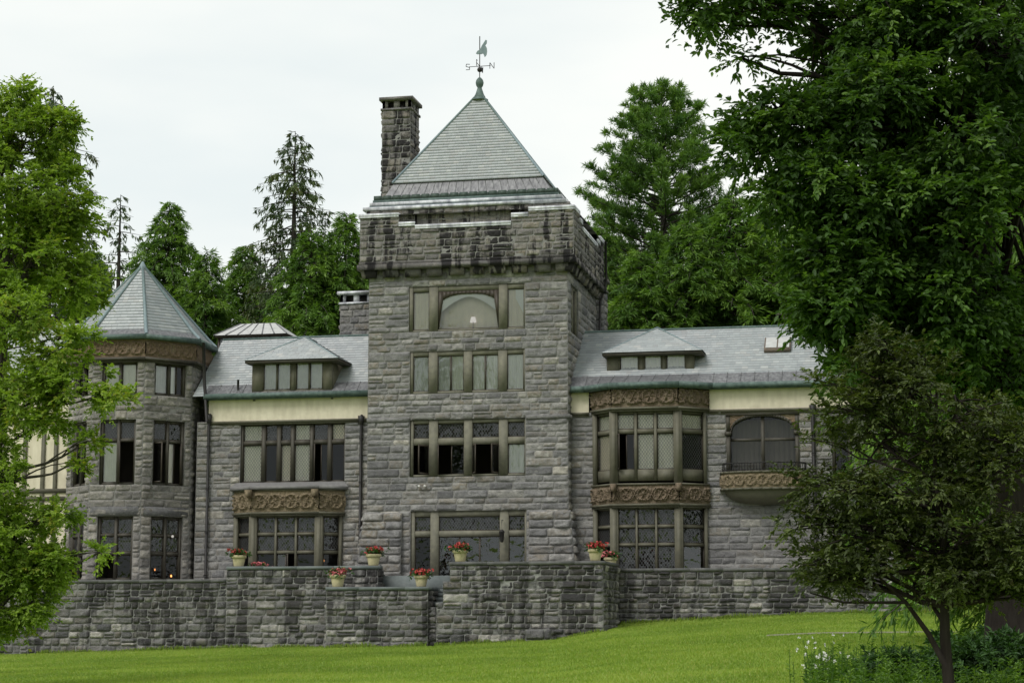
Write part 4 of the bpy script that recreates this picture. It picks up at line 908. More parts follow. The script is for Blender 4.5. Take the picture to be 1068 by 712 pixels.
spec_mid = {1: [['dark', 'dark'], ['lead', 'lead']], 2: [['cream', 'openL'], ['lead', 'lead']], 3: [['openL', ('tan', 'openR')], ['lead', 'lead']]}
for i, fr, (ha, hb, hc_) in tw:
    m_ = (ha[0] + ha[1]) / 2; cc = [(ha[0] + .1, m_ - .06), (m_ + .06, ha[1] - .1)]
    window(house, fr, *ha, cc, [(ha[2] + .1, ha[3] - .1)], [spec_top[i]], 'wood_dark', -.1)
    window(house, fr, *hb, cc, [(hb[2] + .1, zT(459.5)), (zT(456.5), hb[3] - .1)], spec_mid[i], 'wood_dark', -.1)
    window(house, fr, *hc_, cc, [(hc_[2] + .1, zT(578)), (zT(574.5), zT(558.5)), (zT(556), hc_[3] - .1)], [['openL' if i != 3 else 'dark', 'dark'], ['lead', 'lead'], ['lead', 'lead']], 'wood_dark', -.1)
b = MB(); of = octo(R + .16)
for i in range(7):
    fr = Fr(of[i], np.array(of[i + 1]) - np.array(of[i])); ln = 2 * (R + .16) * math.sin(RAD(22.5)); frieze(b, fr, 0, ln, zfr_lo + .12, zfr_hi, 0, .62, .075, .022 if i in (1, 2, 3) else .06, 9 + i, 0, .1)
b.build('carved_frieze', M['frieze_turret'], house, True)
b = MB(); band(b, o8, zfr_lo, zfr_lo + .12, -.2, .24); band(b, o8, zfr_lo - .09, zfr_lo, -.2, .12); b.build('cornice', M['wood_dark'], house)
zgu = zfr_hi; b = MB(); oct_c = octo(R); band(b, oct_c, zgu, zgu + .2, -.2, .42, True); b.build('gutter', M['patina'], house)
o_a, o_b = octo(R + .36), octo(R + .02); z_a, z_b = zgu + .2, zT(342.5); zap = pZ(143, 276.5, TY)
b = MB()
for i in range(8): b.quad((*o_a[i], z_a), (*o_a[(i + 1) % 8], z_a), (*o_b[(i + 1) % 8], z_b), (*o_b[i], z_b), 0, (rg.random(), .5, .5))
b.build('metal_skirt', M['terne'], house)
b = MB()
for i in range(8): slates(b, (*o_b[i], z_b - .02), (*o_b[(i + 1) % 8], z_b - .02), (tx, TY, zap), (tx, TY, zap), .2, .26, 170 + i)
b.build('turret_roof', M['slate'], house)
b = MB()
for i in range(8): b.tube([(*o_a[i], z_a), (*o_b[i], z_b + .03), (tx, TY, zap)], (.07, .085, .06), 6)
b.lathe((tx, TY, zap - .2), [(.2, 0), (.16, .12), (.05, .34), (0, .36)], 8); b.build('roof_hip', M['hip_metal'], house)
b = MB(); x = pX(214.5, WY - .45, 400); b.tube([(x - .1, WY - .55, zfr_hi), (x - .06, WY - .5, zfr_lo - .6), (x + .02, WY - .25, wz(215, 440))], .075, 7); b.build('downspout', M['iron'], house)

# half-timbered annexe at the far left
an = MB(); ay0 = WY + .8; fA = Fr((0, ay0), (1, 0)); ax0_, ax1_ = pX(-120, ay0), tx - R * .8; za0, za1 = TER - .6, pZ(20, 395, ay0)
han = (pX(43, ay0), pX(55, ay0), pZ(50, 606, ay0), pZ(50, 575, ay0))
X, Z = np.meshgrid(np.linspace(ax0_, ax1_, 90), np.linspace(za0, za1, 90)); an.grid(fA.arr(X, Z, .02 * fbm(X * 5, Z * 5, 8))); an.build('stucco_wall', M['stucco'], house)
b = MB()
for v in (605, 520, 512, 440, 400): b.fbox(fA, ax0_, ax1_, pZ(20, v + 2.5, ay0), pZ(20, v - 2, ay0), 0, .08)
for u in (-60, -25, 5, 28, 47, 60): b.fbox(fA, pX(u - 2, ay0), pX(u + 2, ay0), za0, za1, 0, .075)
b.build('timber_frame', M['wood'], house)
b = MB(); b.fbox(fA, han[0], han[1], han[2], han[3], 0, .03); b.build('window', M['glass_dark'], house)
b = MB(); slates(b, (ax0_ - .3, ay0 - .5, za1), (ax1_ + .6, ay0 - .5, za1), (ax0_ - .3, ay0 + 3, za1 + 3), (ax1_ + .6, ay0 + 3, za1 + 3), .2, .26, 190); b.build('annexe_roof', M['slate'], house)

# dim rooms behind the glass
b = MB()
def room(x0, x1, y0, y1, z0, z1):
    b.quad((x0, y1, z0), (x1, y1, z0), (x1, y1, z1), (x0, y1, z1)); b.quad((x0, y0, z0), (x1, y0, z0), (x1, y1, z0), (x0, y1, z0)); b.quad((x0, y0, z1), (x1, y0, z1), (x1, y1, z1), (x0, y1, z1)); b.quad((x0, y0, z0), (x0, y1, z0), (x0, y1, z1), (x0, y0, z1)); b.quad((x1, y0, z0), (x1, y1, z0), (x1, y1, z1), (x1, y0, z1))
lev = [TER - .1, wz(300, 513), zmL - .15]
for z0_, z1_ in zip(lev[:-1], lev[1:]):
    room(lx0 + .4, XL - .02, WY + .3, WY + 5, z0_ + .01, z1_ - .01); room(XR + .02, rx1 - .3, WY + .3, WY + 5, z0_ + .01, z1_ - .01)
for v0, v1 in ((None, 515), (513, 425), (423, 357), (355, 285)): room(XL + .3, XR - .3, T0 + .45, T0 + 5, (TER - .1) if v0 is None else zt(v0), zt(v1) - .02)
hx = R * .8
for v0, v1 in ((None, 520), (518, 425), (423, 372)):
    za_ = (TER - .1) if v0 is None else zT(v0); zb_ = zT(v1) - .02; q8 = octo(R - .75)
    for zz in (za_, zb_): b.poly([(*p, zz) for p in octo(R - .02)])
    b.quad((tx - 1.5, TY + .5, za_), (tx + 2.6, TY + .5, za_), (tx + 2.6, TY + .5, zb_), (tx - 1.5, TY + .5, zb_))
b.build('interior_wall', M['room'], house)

# ------------------------------------------------------------------ terrace walls
YA, YB, YC, YD, YE = 73.2, 73.6, 71.6, 71.4, 75.0
TOPB, TOPC, TOPD, TOPA, TOPE = pZ(300, 590.5, YB), pZ(400, 611.5, YC), pZ(550, 585, YD), pZ(140, 604, YA), pZ(740, 592, YE)
def gz(x, y): return float(ground_z(x, y))
def stone_run(mb, p, q, zb, ztp, seed, holes=(), cp=None, cop=.13):
    fr = Fr(p, np.array(q) - np.array(p)); ln = float(np.linalg.norm(np.array(q) - np.array(p)))
    ashlar(mb, fr, 0, ln, zb, ztp - cop, holes, (.17, .36), (.3, .85), .068, .016, seed=seed, sp=.06, reveal=.1)
def terr(name, label, runs, cops, extra=None, copmat='coping_dark', copname='coping'):
    b = MB()
    for r in runs: stone_run(b, *r)
    if extra: extra(b)
    o = b.build(name, [M['stone_terrace'], M['mortar_dark']]); tag(o, label, 'wall', 'stone walls of the terrace')
    for k, (x0, x1, y0, y1, z) in enumerate(cops):
        c = MB(); x = x0
        while x < x1 - .01:
            e = min(x1, x + rg.uniform(1.1, 1.9)); e = x1 if x1 - e < .5 else e
            c.box(x, e - .008, y0, y1, z - .13 + rg.uniform(-.004, .004), z + rg.uniform(-.006, .006), 0, (rg.random(), .5, .5)); x = e
        c.build(copname, M[copmat], o)
    return o
xA0, xA1 = pX(-150, YA), pX(240.5, YA); xB1 = pX(399, YB)
terr('retaining_wall', 'long low dark stone retaining wall with black-stained top below the octagonal turret', [((xA0, YA), (xA1 - .01, YA), -.3, TOPA, 201)], [(xA0, xA1 - .01, YA - .06, YA + .5, TOPA)])
terr('retaining_wall', 'stone terrace wall carrying flower pots in front of the left bay window', [((xA1, YB - .45), (xB1, YB - .45), .3, TOPB, 202), ((xB1, YB - .45), (xB1, YB + .4), 2.5, TOPB, 203)], [(xA1, xB1 + .05, YB - .52, YB + .1, TOPB)], copmat='bluestone')
xC0, xC1 = pX(343, YC), pX(447.5, YC)
terr('stair_wall', 'projecting lower stone block at the left of the stair with a bluestone top', [((xC0, YC), (xC1, YC), .3, TOPC, 204), ((xC1, YC), (xC1, YB - .5), .3, TOPC, 205), ((xC0, YB - .5), (xC0, YC), .3, TOPC, 206)], [(xC0 - .02, xC1 + .06, YC - .07, YB - .53, TOPC)], copmat='bluestone')
xD0, xD1 = pX(456.5, YD), pX(628, YD); fD = Fr((xD0, YD), (1, 0)); dz = lambda v: pZ(480, v, YD)
s1, s2 = pX(463, YD) - xD0, pX(470, YD) - xD0
def stub(b):
    a_, c_ = pX(551, YD), pX(577, YD); y = YD - .55; z1 = pZ(565, 656, YD)
    ashlar(b, Fr((a_, y), (1, 0)), 0, c_ - a_, .3, z1, [], (.2, .3), (.3, .6), .07, .05, seed=216); ashlar(b, Fr((c_, y), (0, 1)), 0, .5, .3, z1, [], (.2, .3), (.3, .6), .07, .05, seed=217); ashlar(b, Fr((a_, YD), (0, -1)), 0, .55, .3, z1, [], (.2, .3), (.3, .6), .07, .05, seed=218)
    b.quad((a_, y, z1), (c_, y, z1), (c_, YD, z1), (a_, YD, z1), 0, (.3, .3, .3))
terr('terrace_wall', 'tall stone terrace wall stepped down at its left end in front of the tower door', [((xD0, YD), (xD1, YD), .4, TOPD, 207, [(-.1, s1, dz(628), dz(606), 1), (-.1, s2, dz(606), TOPD - .125, 1)]), ((xD1, YD), (xD1, YE), .6, TOPD, 208), ((xD0, YD + .5), (xD0, YD), .4, dz(628), 209), ((xC1 - .05, YC + .12), (xD0 + .1, YC + .12), .3, dz(629), 219)],
     [(xD0 + s2 - .03, xD1 + .06, YD - .06, YD + .5, TOPD), (xD1 - .5, xD1 + .06, YD + .52, YE, TOPD), (xD0 + s1, xD0 + s2 - .04, YD - .03, YD + .5, dz(606)), (xD0 - .03, xD0 + s1 - .01, YD - .03, YD + .5, dz(628))], stub)
xE1 = pX(975, YE)
terr('retaining_wall', 'stone terrace wall under the right bay window and balcony, partly behind the small bronze tree', [((xD1 + .02, YE), (xE1, YE), .8, TOPE, 210)], [(xD1 + .07, xE1, YE - .06, YE + .5, TOPE)])
st = MB(); xs0 = xC1 + .08
for k in range(9):
    z = TER - .02 - k * .165; y = YB + .5 - k * .33; x0 = pX(399, y) if k == 0 else xs0 + .02
    if y < YD + .55: break
    st.box(x0, xD0 + 2.2, y, YB + 1.6 if k == 0 else y + .42, z - .165, z, 0, (rg.random(), .5, .5)); st.box(x0 + .02, xD0 + 2.2, y + .04, y + .4, .3, z - .166, 0, (.9, .5, .5))
st.box(pX(399, YB + .2), xs0 + .4, YB + .16, YB + .6, TER - .9, TER + .02, 0, (.3, .5, .5))
tag(st.build('stone_stair', M['bluestone']), 'bluestone steps rising between the projecting block and the stepped terrace wall', 'stair')
pv = MB(); pv.quad((xA0, YA + .45, TER - .12), (xE1 + 14, YA + .45, TER - .12), (xE1 + 14, T0 + 2, TER - .12), (xA0, T0 + 2, TER - .12))
pv = MB()
for x0, x1, y0 in ((xA0, xB1, YB + .05), (xB1, xs0, YB + .62), (xD0 + 2.2, xD1 - .4, YD + .4), (xs0, xD0 + 2.2, YB + 1.6), (xD1 - .4, xE1, YE + .4)): pv.quad((x0, y0, TER - .1), (x1, y0, TER - .1), (x1, T0 + 1.5, TER - .1), (x0, T0 + 1.5, TER - .1))
tag(pv.build('terrace_paving', M['paving']), kind='structure')

# ------------------------------------------------------------------ leaves
LEAF6 = (np.array([(0, 0, 0), (-.5, .38, .10), (-.36, .72, .08), (0, 1, -.06), (.36, .72, .08), (.5, .38, .10)]), np.array([[0, 3, 2, 1], [0, 5, 4, 3]]))
LEAF4 = (np.array([(0, 0, 0), (-.5, .45, .06), (0, 1, 0), (.5, .45, .06)]), np.array([[0, 3, 2, 1]]))
STRIP = (np.array([(-.5, 0, 0), (.5, 0, 0), (.28, 1, 0), (-.28, 1, 0)]), np.array([[0, 1, 2, 3]]))
def unit(a): return a / (np.linalg.norm(a, axis=-1, keepdims=True) + 1e-9)
def put_leaves(mb, pos, dirs, nrm, ln, wd, tint, tpl=LEAF6, mat=0):
    y = unit(dirs); x = unit(np.cross(y, nrm)); z = np.cross(x, y); T, Fc = tpl
    v = pos[:, None, :] + T[None, :, 0, None] * x[:, None, :] * wd[:, None, None] + T[None, :, 1, None] * y[:, None, :] * ln[:, None, None] + T[None, :, 2, None] * z[:, None, :] * ln[:, None, None]
    n = len(pos); f = (np.arange(n)[:, None, None] * len(T) + Fc[None]).reshape(-1, Fc.shape[1]); mb.add(v.reshape(-1, 3), f, mat, np.repeat(tint, len(T), 0))
def clump_leaves(mb, C, O, rng, rad, ntw, nlf, ln, wd, droop=.25, tpl=LEAF6, flat=.5, tone=(.5, .2), hue=.0):
    """sprays of leaves at clump centres C with outward directions O"""
    m = len(C); td = unit(rng.normal(size=(m, ntw, 3)) + O[:, None, :] * .9); td[..., 2] *= (1 - flat * .5); td = unit(td)
    L_ = rad * rng.uniform(.5, 1.15, (m, ntw))
    s = np.sort(rng.uniform(.15, 1, (m, ntw, nlf)), -1)
    p = C[:, None, None, :] + td[:, :, None, :] * (L_[..., None] * s)[..., None]
    p[..., 2] -= droop * (L_[..., None] * s) ** 2 / max(rad, .1)
    side = unit(np.cross(td, np.array((0, 0, 1.)) + rng.normal(scale=.2, size=td.shape)))
    sg = np.where(np.arange(nlf) % 2 == 0, 1., -1.)[None, None, :, None]
    d = td[:, :, None, :] * .8 + side[:, :, None, :] * sg * rng.uniform(.3, 1.1, (m, ntw, nlf, 1)) + rng.normal(scale=.28, size=p.shape); d[..., 2] -= droop * .9
    nn = np.array((0, 0, 1.)) * (.6 + flat) + rng.normal(scale=.5, size=p.shape) + O[:, None, None, :] * .35
    ct = rng.normal(tone[0], tone[1], (m, 1, 1)); t0 = np.clip(ct + rng.normal(0, .16, (m, ntw, nlf)), 0, 1); t1 = np.clip(rng.uniform(0, 1, (m, 1, 1)) * .6 + .4 * rng.uniform(0, 1, (m, ntw, nlf)) + hue, 0, 1)
    sc = rng.uniform(.5, 1.3, p.shape[:-1]).ravel()
    put_leaves(mb, p.reshape(-1, 3), d.reshape(-1, 3), nn.reshape(-1, 3), ln * sc, wd * sc, np.stack([t0.ravel(), t1.ravel(), rng.uniform(0, 1, t0.size)], -1), tpl)
def blob_px(u, v, Y, ru, rv, dY, n): 
    x, z = px(u, v, Y); k = Y / F * 1.03; return (np.array((x, Y, z)), np.array((ru * k, dY, rv * k)), n)
def broadleaf(name, label, base, top, blobs, rng, leafmat, barkmat='bark', trunk_r=.3, rad=.8, ntw=7, nlf=9, ln=.13, wd=.07, cat='tree', group=None, droop=.25, tpl=LEAF6, tone=(.5, .2), hue=0., shell=2.4, flat=.5, lean=None, limb_r=.35, twigs=True, gap=.36, stems=None):
    base = np.array(base, float); top = np.array(top, float); t = np.linspace(0, 1, 12)
    tr = base[None] + (top - base)[None] * t[:, None]; wob = np.stack([vnoise(t * 4, t * 0 + base[0], 3) - .5, vnoise(t * 4, t * 0 + base[1], 9) - .5, 0 * t], -1) * trunk_r * 1.6; tr = tr + wob * np.minimum(1, t * 4)[:, None]
    root = empty(name, tuple(base)); tag(root, label, cat, group)
    tb = MB(); lb = MB(); rr = trunk_r * (1 - t * .85); rr[0] *= 1.35; tb.tube(tr, rr, 10); allC = []
    for c, r, n in blobs:
        nn = rng.normal(size=(int(n * 1.7), 3)); nn = unit(nn); rad_ = rng.uniform(0, 1, len(nn)) ** (1 / shell); C = c + nn * rad_[:, None] * r
        keep = fbm(C[:, 0] / (rad * 2.4) + C[:, 1] * .6, C[:, 2] / (rad * 1.7) + C[:, 1] * .35, 7, 2) > gap; C = C[keep][:n]; C = np.concatenate([C, [c + np.array((0, 0, r[2] * .35)), c + np.array((.3 * r[0], 0, 0)), c + np.array((-.3 * r[0], 0, .1))]]); O = unit((C - c) / r + 1e-3)
        allC.append((C, O)); 
        h = np.clip((c[2] - r[2] * .6 - base[2]) / (top[2] - base[2]), .1, .93); i = int(h * 11); s0 = tr[i]
        q = np.linspace(0, 1, 7)[:, None]; mid = s0 * .45 + c * .55 + np.array((0, 0, -r[2] * .15)); limb = (1 - q) ** 2 * s0 + 2 * q * (1 - q) * mid + q ** 2 * (c + np.array((0, 0, r[2] * .3)))
        limb[1:-1] += rng.normal(scale=.06 * np.linalg.norm(c - s0) / 3, size=(5, 3)); lr = rr[i] * limb_r * 1.4
        tb.tube(limb, np.linspace(lr, lr * .3, 7), 6)
        if twigs:
            for C1 in C[::2]:
                k = int(rng.integers(2, 7)); a = limb[k]; m_ = (a + C1) / 2 + rng.normal(scale=.12, size=3) * np.linalg.norm(C1 - a) * .5 + np.array((0, 0, .1 * np.linalg.norm(C1 - a))); q5 = np.linspace(0, 1, 5)[:, None]
                tb.tube((1 - q5) ** 2 * a + 2 * q5 * (1 - q5) * m_ + q5 ** 2 * C1, np.linspace(lr * .28 + .008, .008, 5), 4, cap=False)
    for st_ in (stems or []): tb.tube(np.array(st_[0]), np.linspace(st_[1], st_[2], len(st_[0])), 8)
    for C, O in allC: clump_leaves(lb, C, O, rng, rad, ntw, nlf, ln, wd, droop, tpl, flat, tone, hue)
    tb.build('trunk', M[barkmat], root, True); lb.build('crown', M[leafmat], root)
    return root

def conifer_mesh(kind, H, Rb, rng, nb=170, t0=.06):
    """trunk and crown meshes of one conifer standing at the origin"""
    tb = MB(); lb = MB(); tb.tube([(0, 0, -.5), (.05, 0, H * .4), (0, .03, H * .8), (0, 0, H)], [H * .016, H * .012, H * .005, .02], 8)
    P, D, NN, Ln, Wd, T = [], [], [], [], [], []
    for i in range(nb):
        t = t0 + (1 - t0) * ((i + rng.uniform(0, 1)) / nb); h = t * H; az = i * 2.4 + rng.uniform(-.5, .5)
        if kind == 'spruce': L_ = Rb * (1 - t) ** .55 * rng.uniform(.55, 1.1) + .2; slope, dr, upt = .12, .55, .28
        elif kind == 'sparse': L_ = Rb * (1 - t) ** .5 * rng.uniform(.35, 1.1) + .2; slope, dr, upt = .15, .6, .35
        elif kind == 'pine': L_ = Rb * (max(0., 1 - t) ** .55) * rng.uniform(.45, 1.12) + .35; slope, dr, upt = .38, .3, .25
        else: L_ = 1.5 * Rb * (1 - t) ** .74 * rng.uniform(.42, 1.12) + .2; slope, dr, upt = .34, .62, .0
        o = np.array((math.cos(az), math.sin(az), 0.)); s = np.linspace(0, 1, 7)
        br = np.array((0, 0, h)) + o * (L_ * s)[:, None]; br[:, 2] += L_ * (slope * s - dr * s ** 2 + upt * s ** 3); sdv = np.array((-o[1], o[0], 0)); br += sdv * (rng.uniform(-.14, .14) * L_ * s ** 2)[:, None]
        tb.tube(br, np.linspace(.02 + L_ * .012, .008, 7), 4, cap=False); tone = rng.normal(.42, .2)
        nt_ = max(4, int(L_ * {'hemlock': 9.5, 'pine': 10, 'spruce': 6.5, 'sparse': 4.5}[kind]))
        ss = rng.uniform(.14 if kind != 'pine' else .38, 1, nt_) if kind != 'pine' else 1 - .65 * rng.uniform(0, 1, nt_) ** 1.4
        bp = np.stack([np.interp(ss, s, br[:, j]) for j in range(3)], -1); tg = o + np.array((0, 0, slope)) - np.array((0, 0, 1)) * (2 * dr * ss)[:, None] * .9; sg = rng.choice([-1., 1.], nt_)[:, None]
        tl = (.35 + L_ * .22 * (1 - ss * .75)) * rng.uniform(.6, 1.2, nt_)
        if kind in ('spruce', 'sparse'): td = tg * .45 + sdv * sg * .75 + np.array((0, 0, -.75)) + rng.normal(scale=.22, size=(nt_, 3)); nl, wd_, lf = 7, .085, .36; tl *= .8
        elif kind == 'pine': td = tg * .6 + sdv * sg * .5 + np.array((0, 0, .55)) + rng.normal(scale=.4, size=(nt_, 3)); nl, wd_, lf = 13, .05, .34; tl *= .62
        else: td = tg * .75 + sdv * sg * .85 + np.array((0, 0, -.2)) + rng.normal(scale=.25, size=(nt_, 3)); nl, wd_, lf = 11, .062, .34
        td = unit(td); q = rng.uniform(.05, 1, (nt_, nl)); p = bp[:, None, :] + td[:, None, :] * (tl[:, None] * q)[..., None]
        if kind != 'pine': p[..., 2] -= .25 * (q * tl[:, None]) ** 2
        dd = td[:, None, :] + rng.normal(scale=.42 if kind != 'pine' else .75, size=p.shape); dd[..., 2] -= .2 if kind != 'pine' else -.25
        nv = np.array((0, 0, 1.)) + rng.normal(scale=.55, size=p.shape)
        P.append(p.reshape(-1, 3)); D.append(dd.reshape(-1, 3)); NN.append(nv.reshape(-1, 3)); n = p.size // 3; sc = rng.uniform(.7, 1.3, n); Ln.append(lf * sc); Wd.append(wd_ * sc)
        tip = .25 * q.ravel() + .15 * np.repeat(ss, nl); T.append(np.stack([np.clip(tone - .12 + tip + rng.normal(0, .12, n), 0, 1), np.clip(rng.uniform(0, 1, n) * .5 + .5 * rng.uniform(0, 1), 0, 1), rng.uniform(0, 1, n)], -1))
    put_leaves(lb, np.concatenate(P), np.concatenate(D), np.concatenate(NN), np.concatenate(Ln), np.concatenate(Wd), np.concatenate(T), LEAF4)
    return tb, lb

# ------------------------------------------------------------------ the wood behind the house
PROTO = {}
def conifer(kind, u, v, Y, Rpx, label, group='trees behind the mansion', rot=None, mat=None):
    """a conifer whose top stands at that pixel; the first of a kind is built, the rest are copies of its trunk and crown"""
    x, zt_ = px(u, v, Y); zg = gz(x, Y); H = zt_ - zg; Rm = Rpx * Y / F
    key = kind
    name = {'spruce': 'spruce_tree', 'sparse': 'spruce_tree', 'pine': 'pine_tree', 'hemlock': 'hemlock_tree', 'hemlock2': 'hemlock_tree'}[kind]
    root = empty(name, (x, Y, zg)); tag(root, label, 'tree', group)
    if key not in PROTO:
        rng = np.random.default_rng(len(PROTO) * 7 + 3); k = kind.rstrip('2')
        tb, lb = conifer_mesh(k, H, Rm, rng, {'spruce': 170, 'sparse': 80, 'pine': 330, 'hemlock': 300}[k], {'hemlock2': .08}.get(kind, .3))
        to = tb.build('trunk', M['bark_grey'], None, True, (0, 0, 0)); co = lb.build('crown', M[{'spruce': 'leaf_spruce', 'sparse': 'leaf_spruce', 'pine': 'leaf_pine', 'hemlock': 'leaf_hemlock'}[k]], None, False, (0, 0, 0))
        PROTO[key] = (to.data, co.data, H, Rm); to.parent = root; co.parent = root; to.location = co.location = (0, 0, 0)
    else:
        td, cd, H0, R0 = PROTO[key]
        for nm, d in (('trunk', td), ('crown', cd)): o = bpy.data.objects.new(nm, d); COL.objects.link(o); o.parent = root
        root.scale = (Rm / R0, Rm / R0, H / H0); root.rotation_euler = (0, 0, rot if rot is not None else u * .7)
    return root
conifer('spruce', 308, 137, 114, 117, 'tall drooping spruce standing highest over the left wing roof')
conifer('sparse', 126, 203, 120, 78, 'thin ragged spruce showing sky between its branches behind the turret')
conifer('spruce', 56, 92, 98, 140, 'dark spruce mostly hidden by the bright maple, its drooping branches reaching out')
conifer('hemlock', 361, 222, 106, 108, 'bright green hemlock close beside the tower chimney', rot=1.)
conifer('hemlock', 177, 211, 112, 108, 'pointed hemlock directly right of the turret roof peak')
conifer('hemlock2', 216, 262, 108, 96, 'low dark hemlock behind the turret and the glazed roof lantern')
conifer('hemlock', 256, 256, 118, 101, 'hemlock behind the glazed roof lantern, left of the tall drooping spruce', rot=2.)
conifer('hemlock2', 325, 240, 104, 105, 'full hemlock in front of the tall drooping spruce')
conifer('hemlock', 97, 262, 104, 91, 'hemlock just left of the turret roof behind the maple leaves', rot=3.)
conifer('hemlock2', 20, 240, 110, 122, 'hemlock hidden deep behind the bright maple at the left edge')
conifer('hemlock', 388, 250, 116, 87, 'narrow hemlock half hidden behind the tower wall at its left', rot=.4)
conifer('pine', 690, 93, 112, 182, 'tall white pine rising right of the tower with upswept branches')
conifer('hemlock', 628, 236, 104, 87, 'hemlock touching the right edge of the tower', rot=1.5)
conifer('hemlock2', 668, 262, 100, 108, 'broad hemlock in front of the white pine trunk')
conifer('hemlock', 718, 232, 102, 115, 'hemlock above the right dormer, right of the white pine', rot=.2)
conifer('hemlock2', 765, 205, 104, 126, 'hemlock behind the roof window of the right wing')
conifer('hemlock', 812, 190, 108, 122, 'hemlock at the far chimney behind the oak leaves', rot=2.6)
conifer('hemlock2', 870, 200, 104, 157, 'dark hemlock behind the far end of the right wing')
conifer('hemlock', 935, 160, 100, 175, 'dark hemlock seen through gaps of the oak crown', rot=.9)
conifer('hemlock2', 1010, 150, 90, 192, 'large dark hemlock deep behind the oak trunk', rot=1.9)
conifer('hemlock', 1075, 170, 80, 210, 'large dark hemlock at the right edge behind the oak', rot=4.)
# two big hemlocks beside the lawn at the right, in front of the house end
conifer('hemlock2', 1090, -60, 52, 170, 'black-green hemlock beside the lawn filling the right edge', rot=2.2)

# ------------------------------------------------------------------ the nearer broadleaf trees
rng = np.random.default_rng(11)
xb, _ = px(-18, 690, 52); B = blob_px
broadleaf('maple_tree', 'tall bright green maple at the left edge with upright pointed crown', (xb, 52, gz(xb, 52)), (px(18, 120, 52)[0], 52, px(18, 120, 52)[1]),
    [B(22, 105, 52, 24, 30, 1.0, 20), B(28, 150, 52, 38, 34, 1.4, 40), B(-10, 150, 52, 46, 50, 1.6, 50), B(62, 130, 52, 16, 24, .6, 12), B(40, 200, 52, 56, 45, 2., 70), B(-20, 240, 52, 70, 60, 2.4, 80), B(62, 226, 52, 34, 26, 1.2, 26), B(35, 275, 52, 62, 48, 2., 70), B(-10, 330, 52, 62, 50, 2., 60), B(86, 208, 52, 14, 14, .6, 8), B(75, 300, 52, 26, 30, 1.2, 26)],
    rng, 'leaf_maple', 'bark_grey', .3, .62, 11, 15, .12, .065, tone=(.58, .2), droop=.15, gap=.37)
xb, _ = px(-30, 690, 43)
broadleaf('maple_tree', 'lower bright maple hanging leafy sprays over the turret and wall', (xb, 43, gz(xb, 43)), (px(5, 330, 43)[0], 43, px(5, 330, 43)[1]),
    [B(20, 330, 43, 44, 34, 1.3, 40), B(60, 372, 43, 40, 28, 1.1, 34), B(88, 352, 43, 16, 10, .6, 6), B(80, 402, 43, 38, 20, .9, 22), B(118, 415, 43, 26, 10, .6, 9), B(8, 410, 43, 50, 36, 1.5, 40), B(52, 440, 43, 36, 14, 1., 15), B(92, 462, 43, 12, 8, .5, 4), B(84, 488, 43, 12, 9, .5, 4), B(2, 500, 43, 36, 34, 1.3, 26), B(18, 545, 43, 36, 30, 1.3, 34), B(64, 535, 43, 18, 10, .6, 6), B(60, 580, 43, 24, 16, .8, 14), B(104, 578, 43, 9, 8, .4, 4), B(15, 600, 43, 44, 34, 1.1, 70), B(42, 600, 43, 24, 20, .7, 20), B(0, 640, 43, 34, 24, .9, 36), B(35, 630, 43, 28, 14, .7, 18), B(0, 470, 43, 30, 24, 1.2, 12), B(20, 560, 43, 38, 30, 1.2, 34)],
    rng, 'leaf_maple', 'bark_grey', .2, .46, 11, 15, .10, .052, tone=(.62, .2), droop=.18, gap=.42, hue=.03)
xb, _ = px(1062, 700, 33)
broadleaf('oak_tree', 'huge dark green oak overhanging the right side of the picture', (xb, 33, gz(xb, 33)), (px(1000, -90, 33)[0], 33, px(1000, -90, 33)[1]),
    [B(762, -10, 31, 46, 24, 1., 28), B(728, 14, 31, 20, 14, .6, 9), B(805, 18, 31, 46, 40, 1.1, 52), B(772, 66, 31, 22, 20, .7, 14), B(850, 40, 31.5, 62, 50, 1.4, 90), B(930, 20, 32, 80, 60, 1.8, 120), B(1030, 40, 32, 80, 70, 2., 120),
     B(812, 120, 30.5, 40, 20, .9, 20), B(772, 148, 30.5, 24, 20, .8, 14), B(850, 130, 31, 48, 34, 1.2, 52), B(920, 120, 31, 64, 52, 1.6, 100), B(1000, 140, 31.5, 80, 60, 2., 130),
     B(858, 190, 30.5, 42, 28, 1.1, 40), B(808, 208, 30.5, 26, 14, .7, 11), B(900, 210, 31, 66, 52, 1.6, 110), B(980, 230, 31, 80, 60, 1.8, 130), B(1060, 240, 32, 60, 80, 2., 100),
     B(868, 262, 30.5, 36, 34, 1., 46), B(905, 300, 31, 60, 46, 1.4, 96), B(990, 320, 31.5, 76, 56, 1.8, 120), B(872, 325, 30.5, 40, 30, 1., 50), B(852, 355, 30.5, 20, 16, .6, 14), B(915, 372, 31, 56, 30, 1.2, 60), B(1040, 380, 32, 60, 50, 1.6, 70),
     B(960, -70, 33, 160, 60, 3.5, 160), B(1120, 20, 34, 110, 150, 4, 200), B(1120, 260, 34, 90, 120, 3, 140)],
    rng, 'leaf_oak', 'bark_dark', .46, .56, 8, 12, .125, .058, tone=(.45, .2), droop=.32, gap=.415, flat=.6)
xb, _ = px(993, 740, 24); zb_ = gz(xb, 24)
def pt3(u, v, Y): x, z = px(u, v, Y); return (x, Y, z)
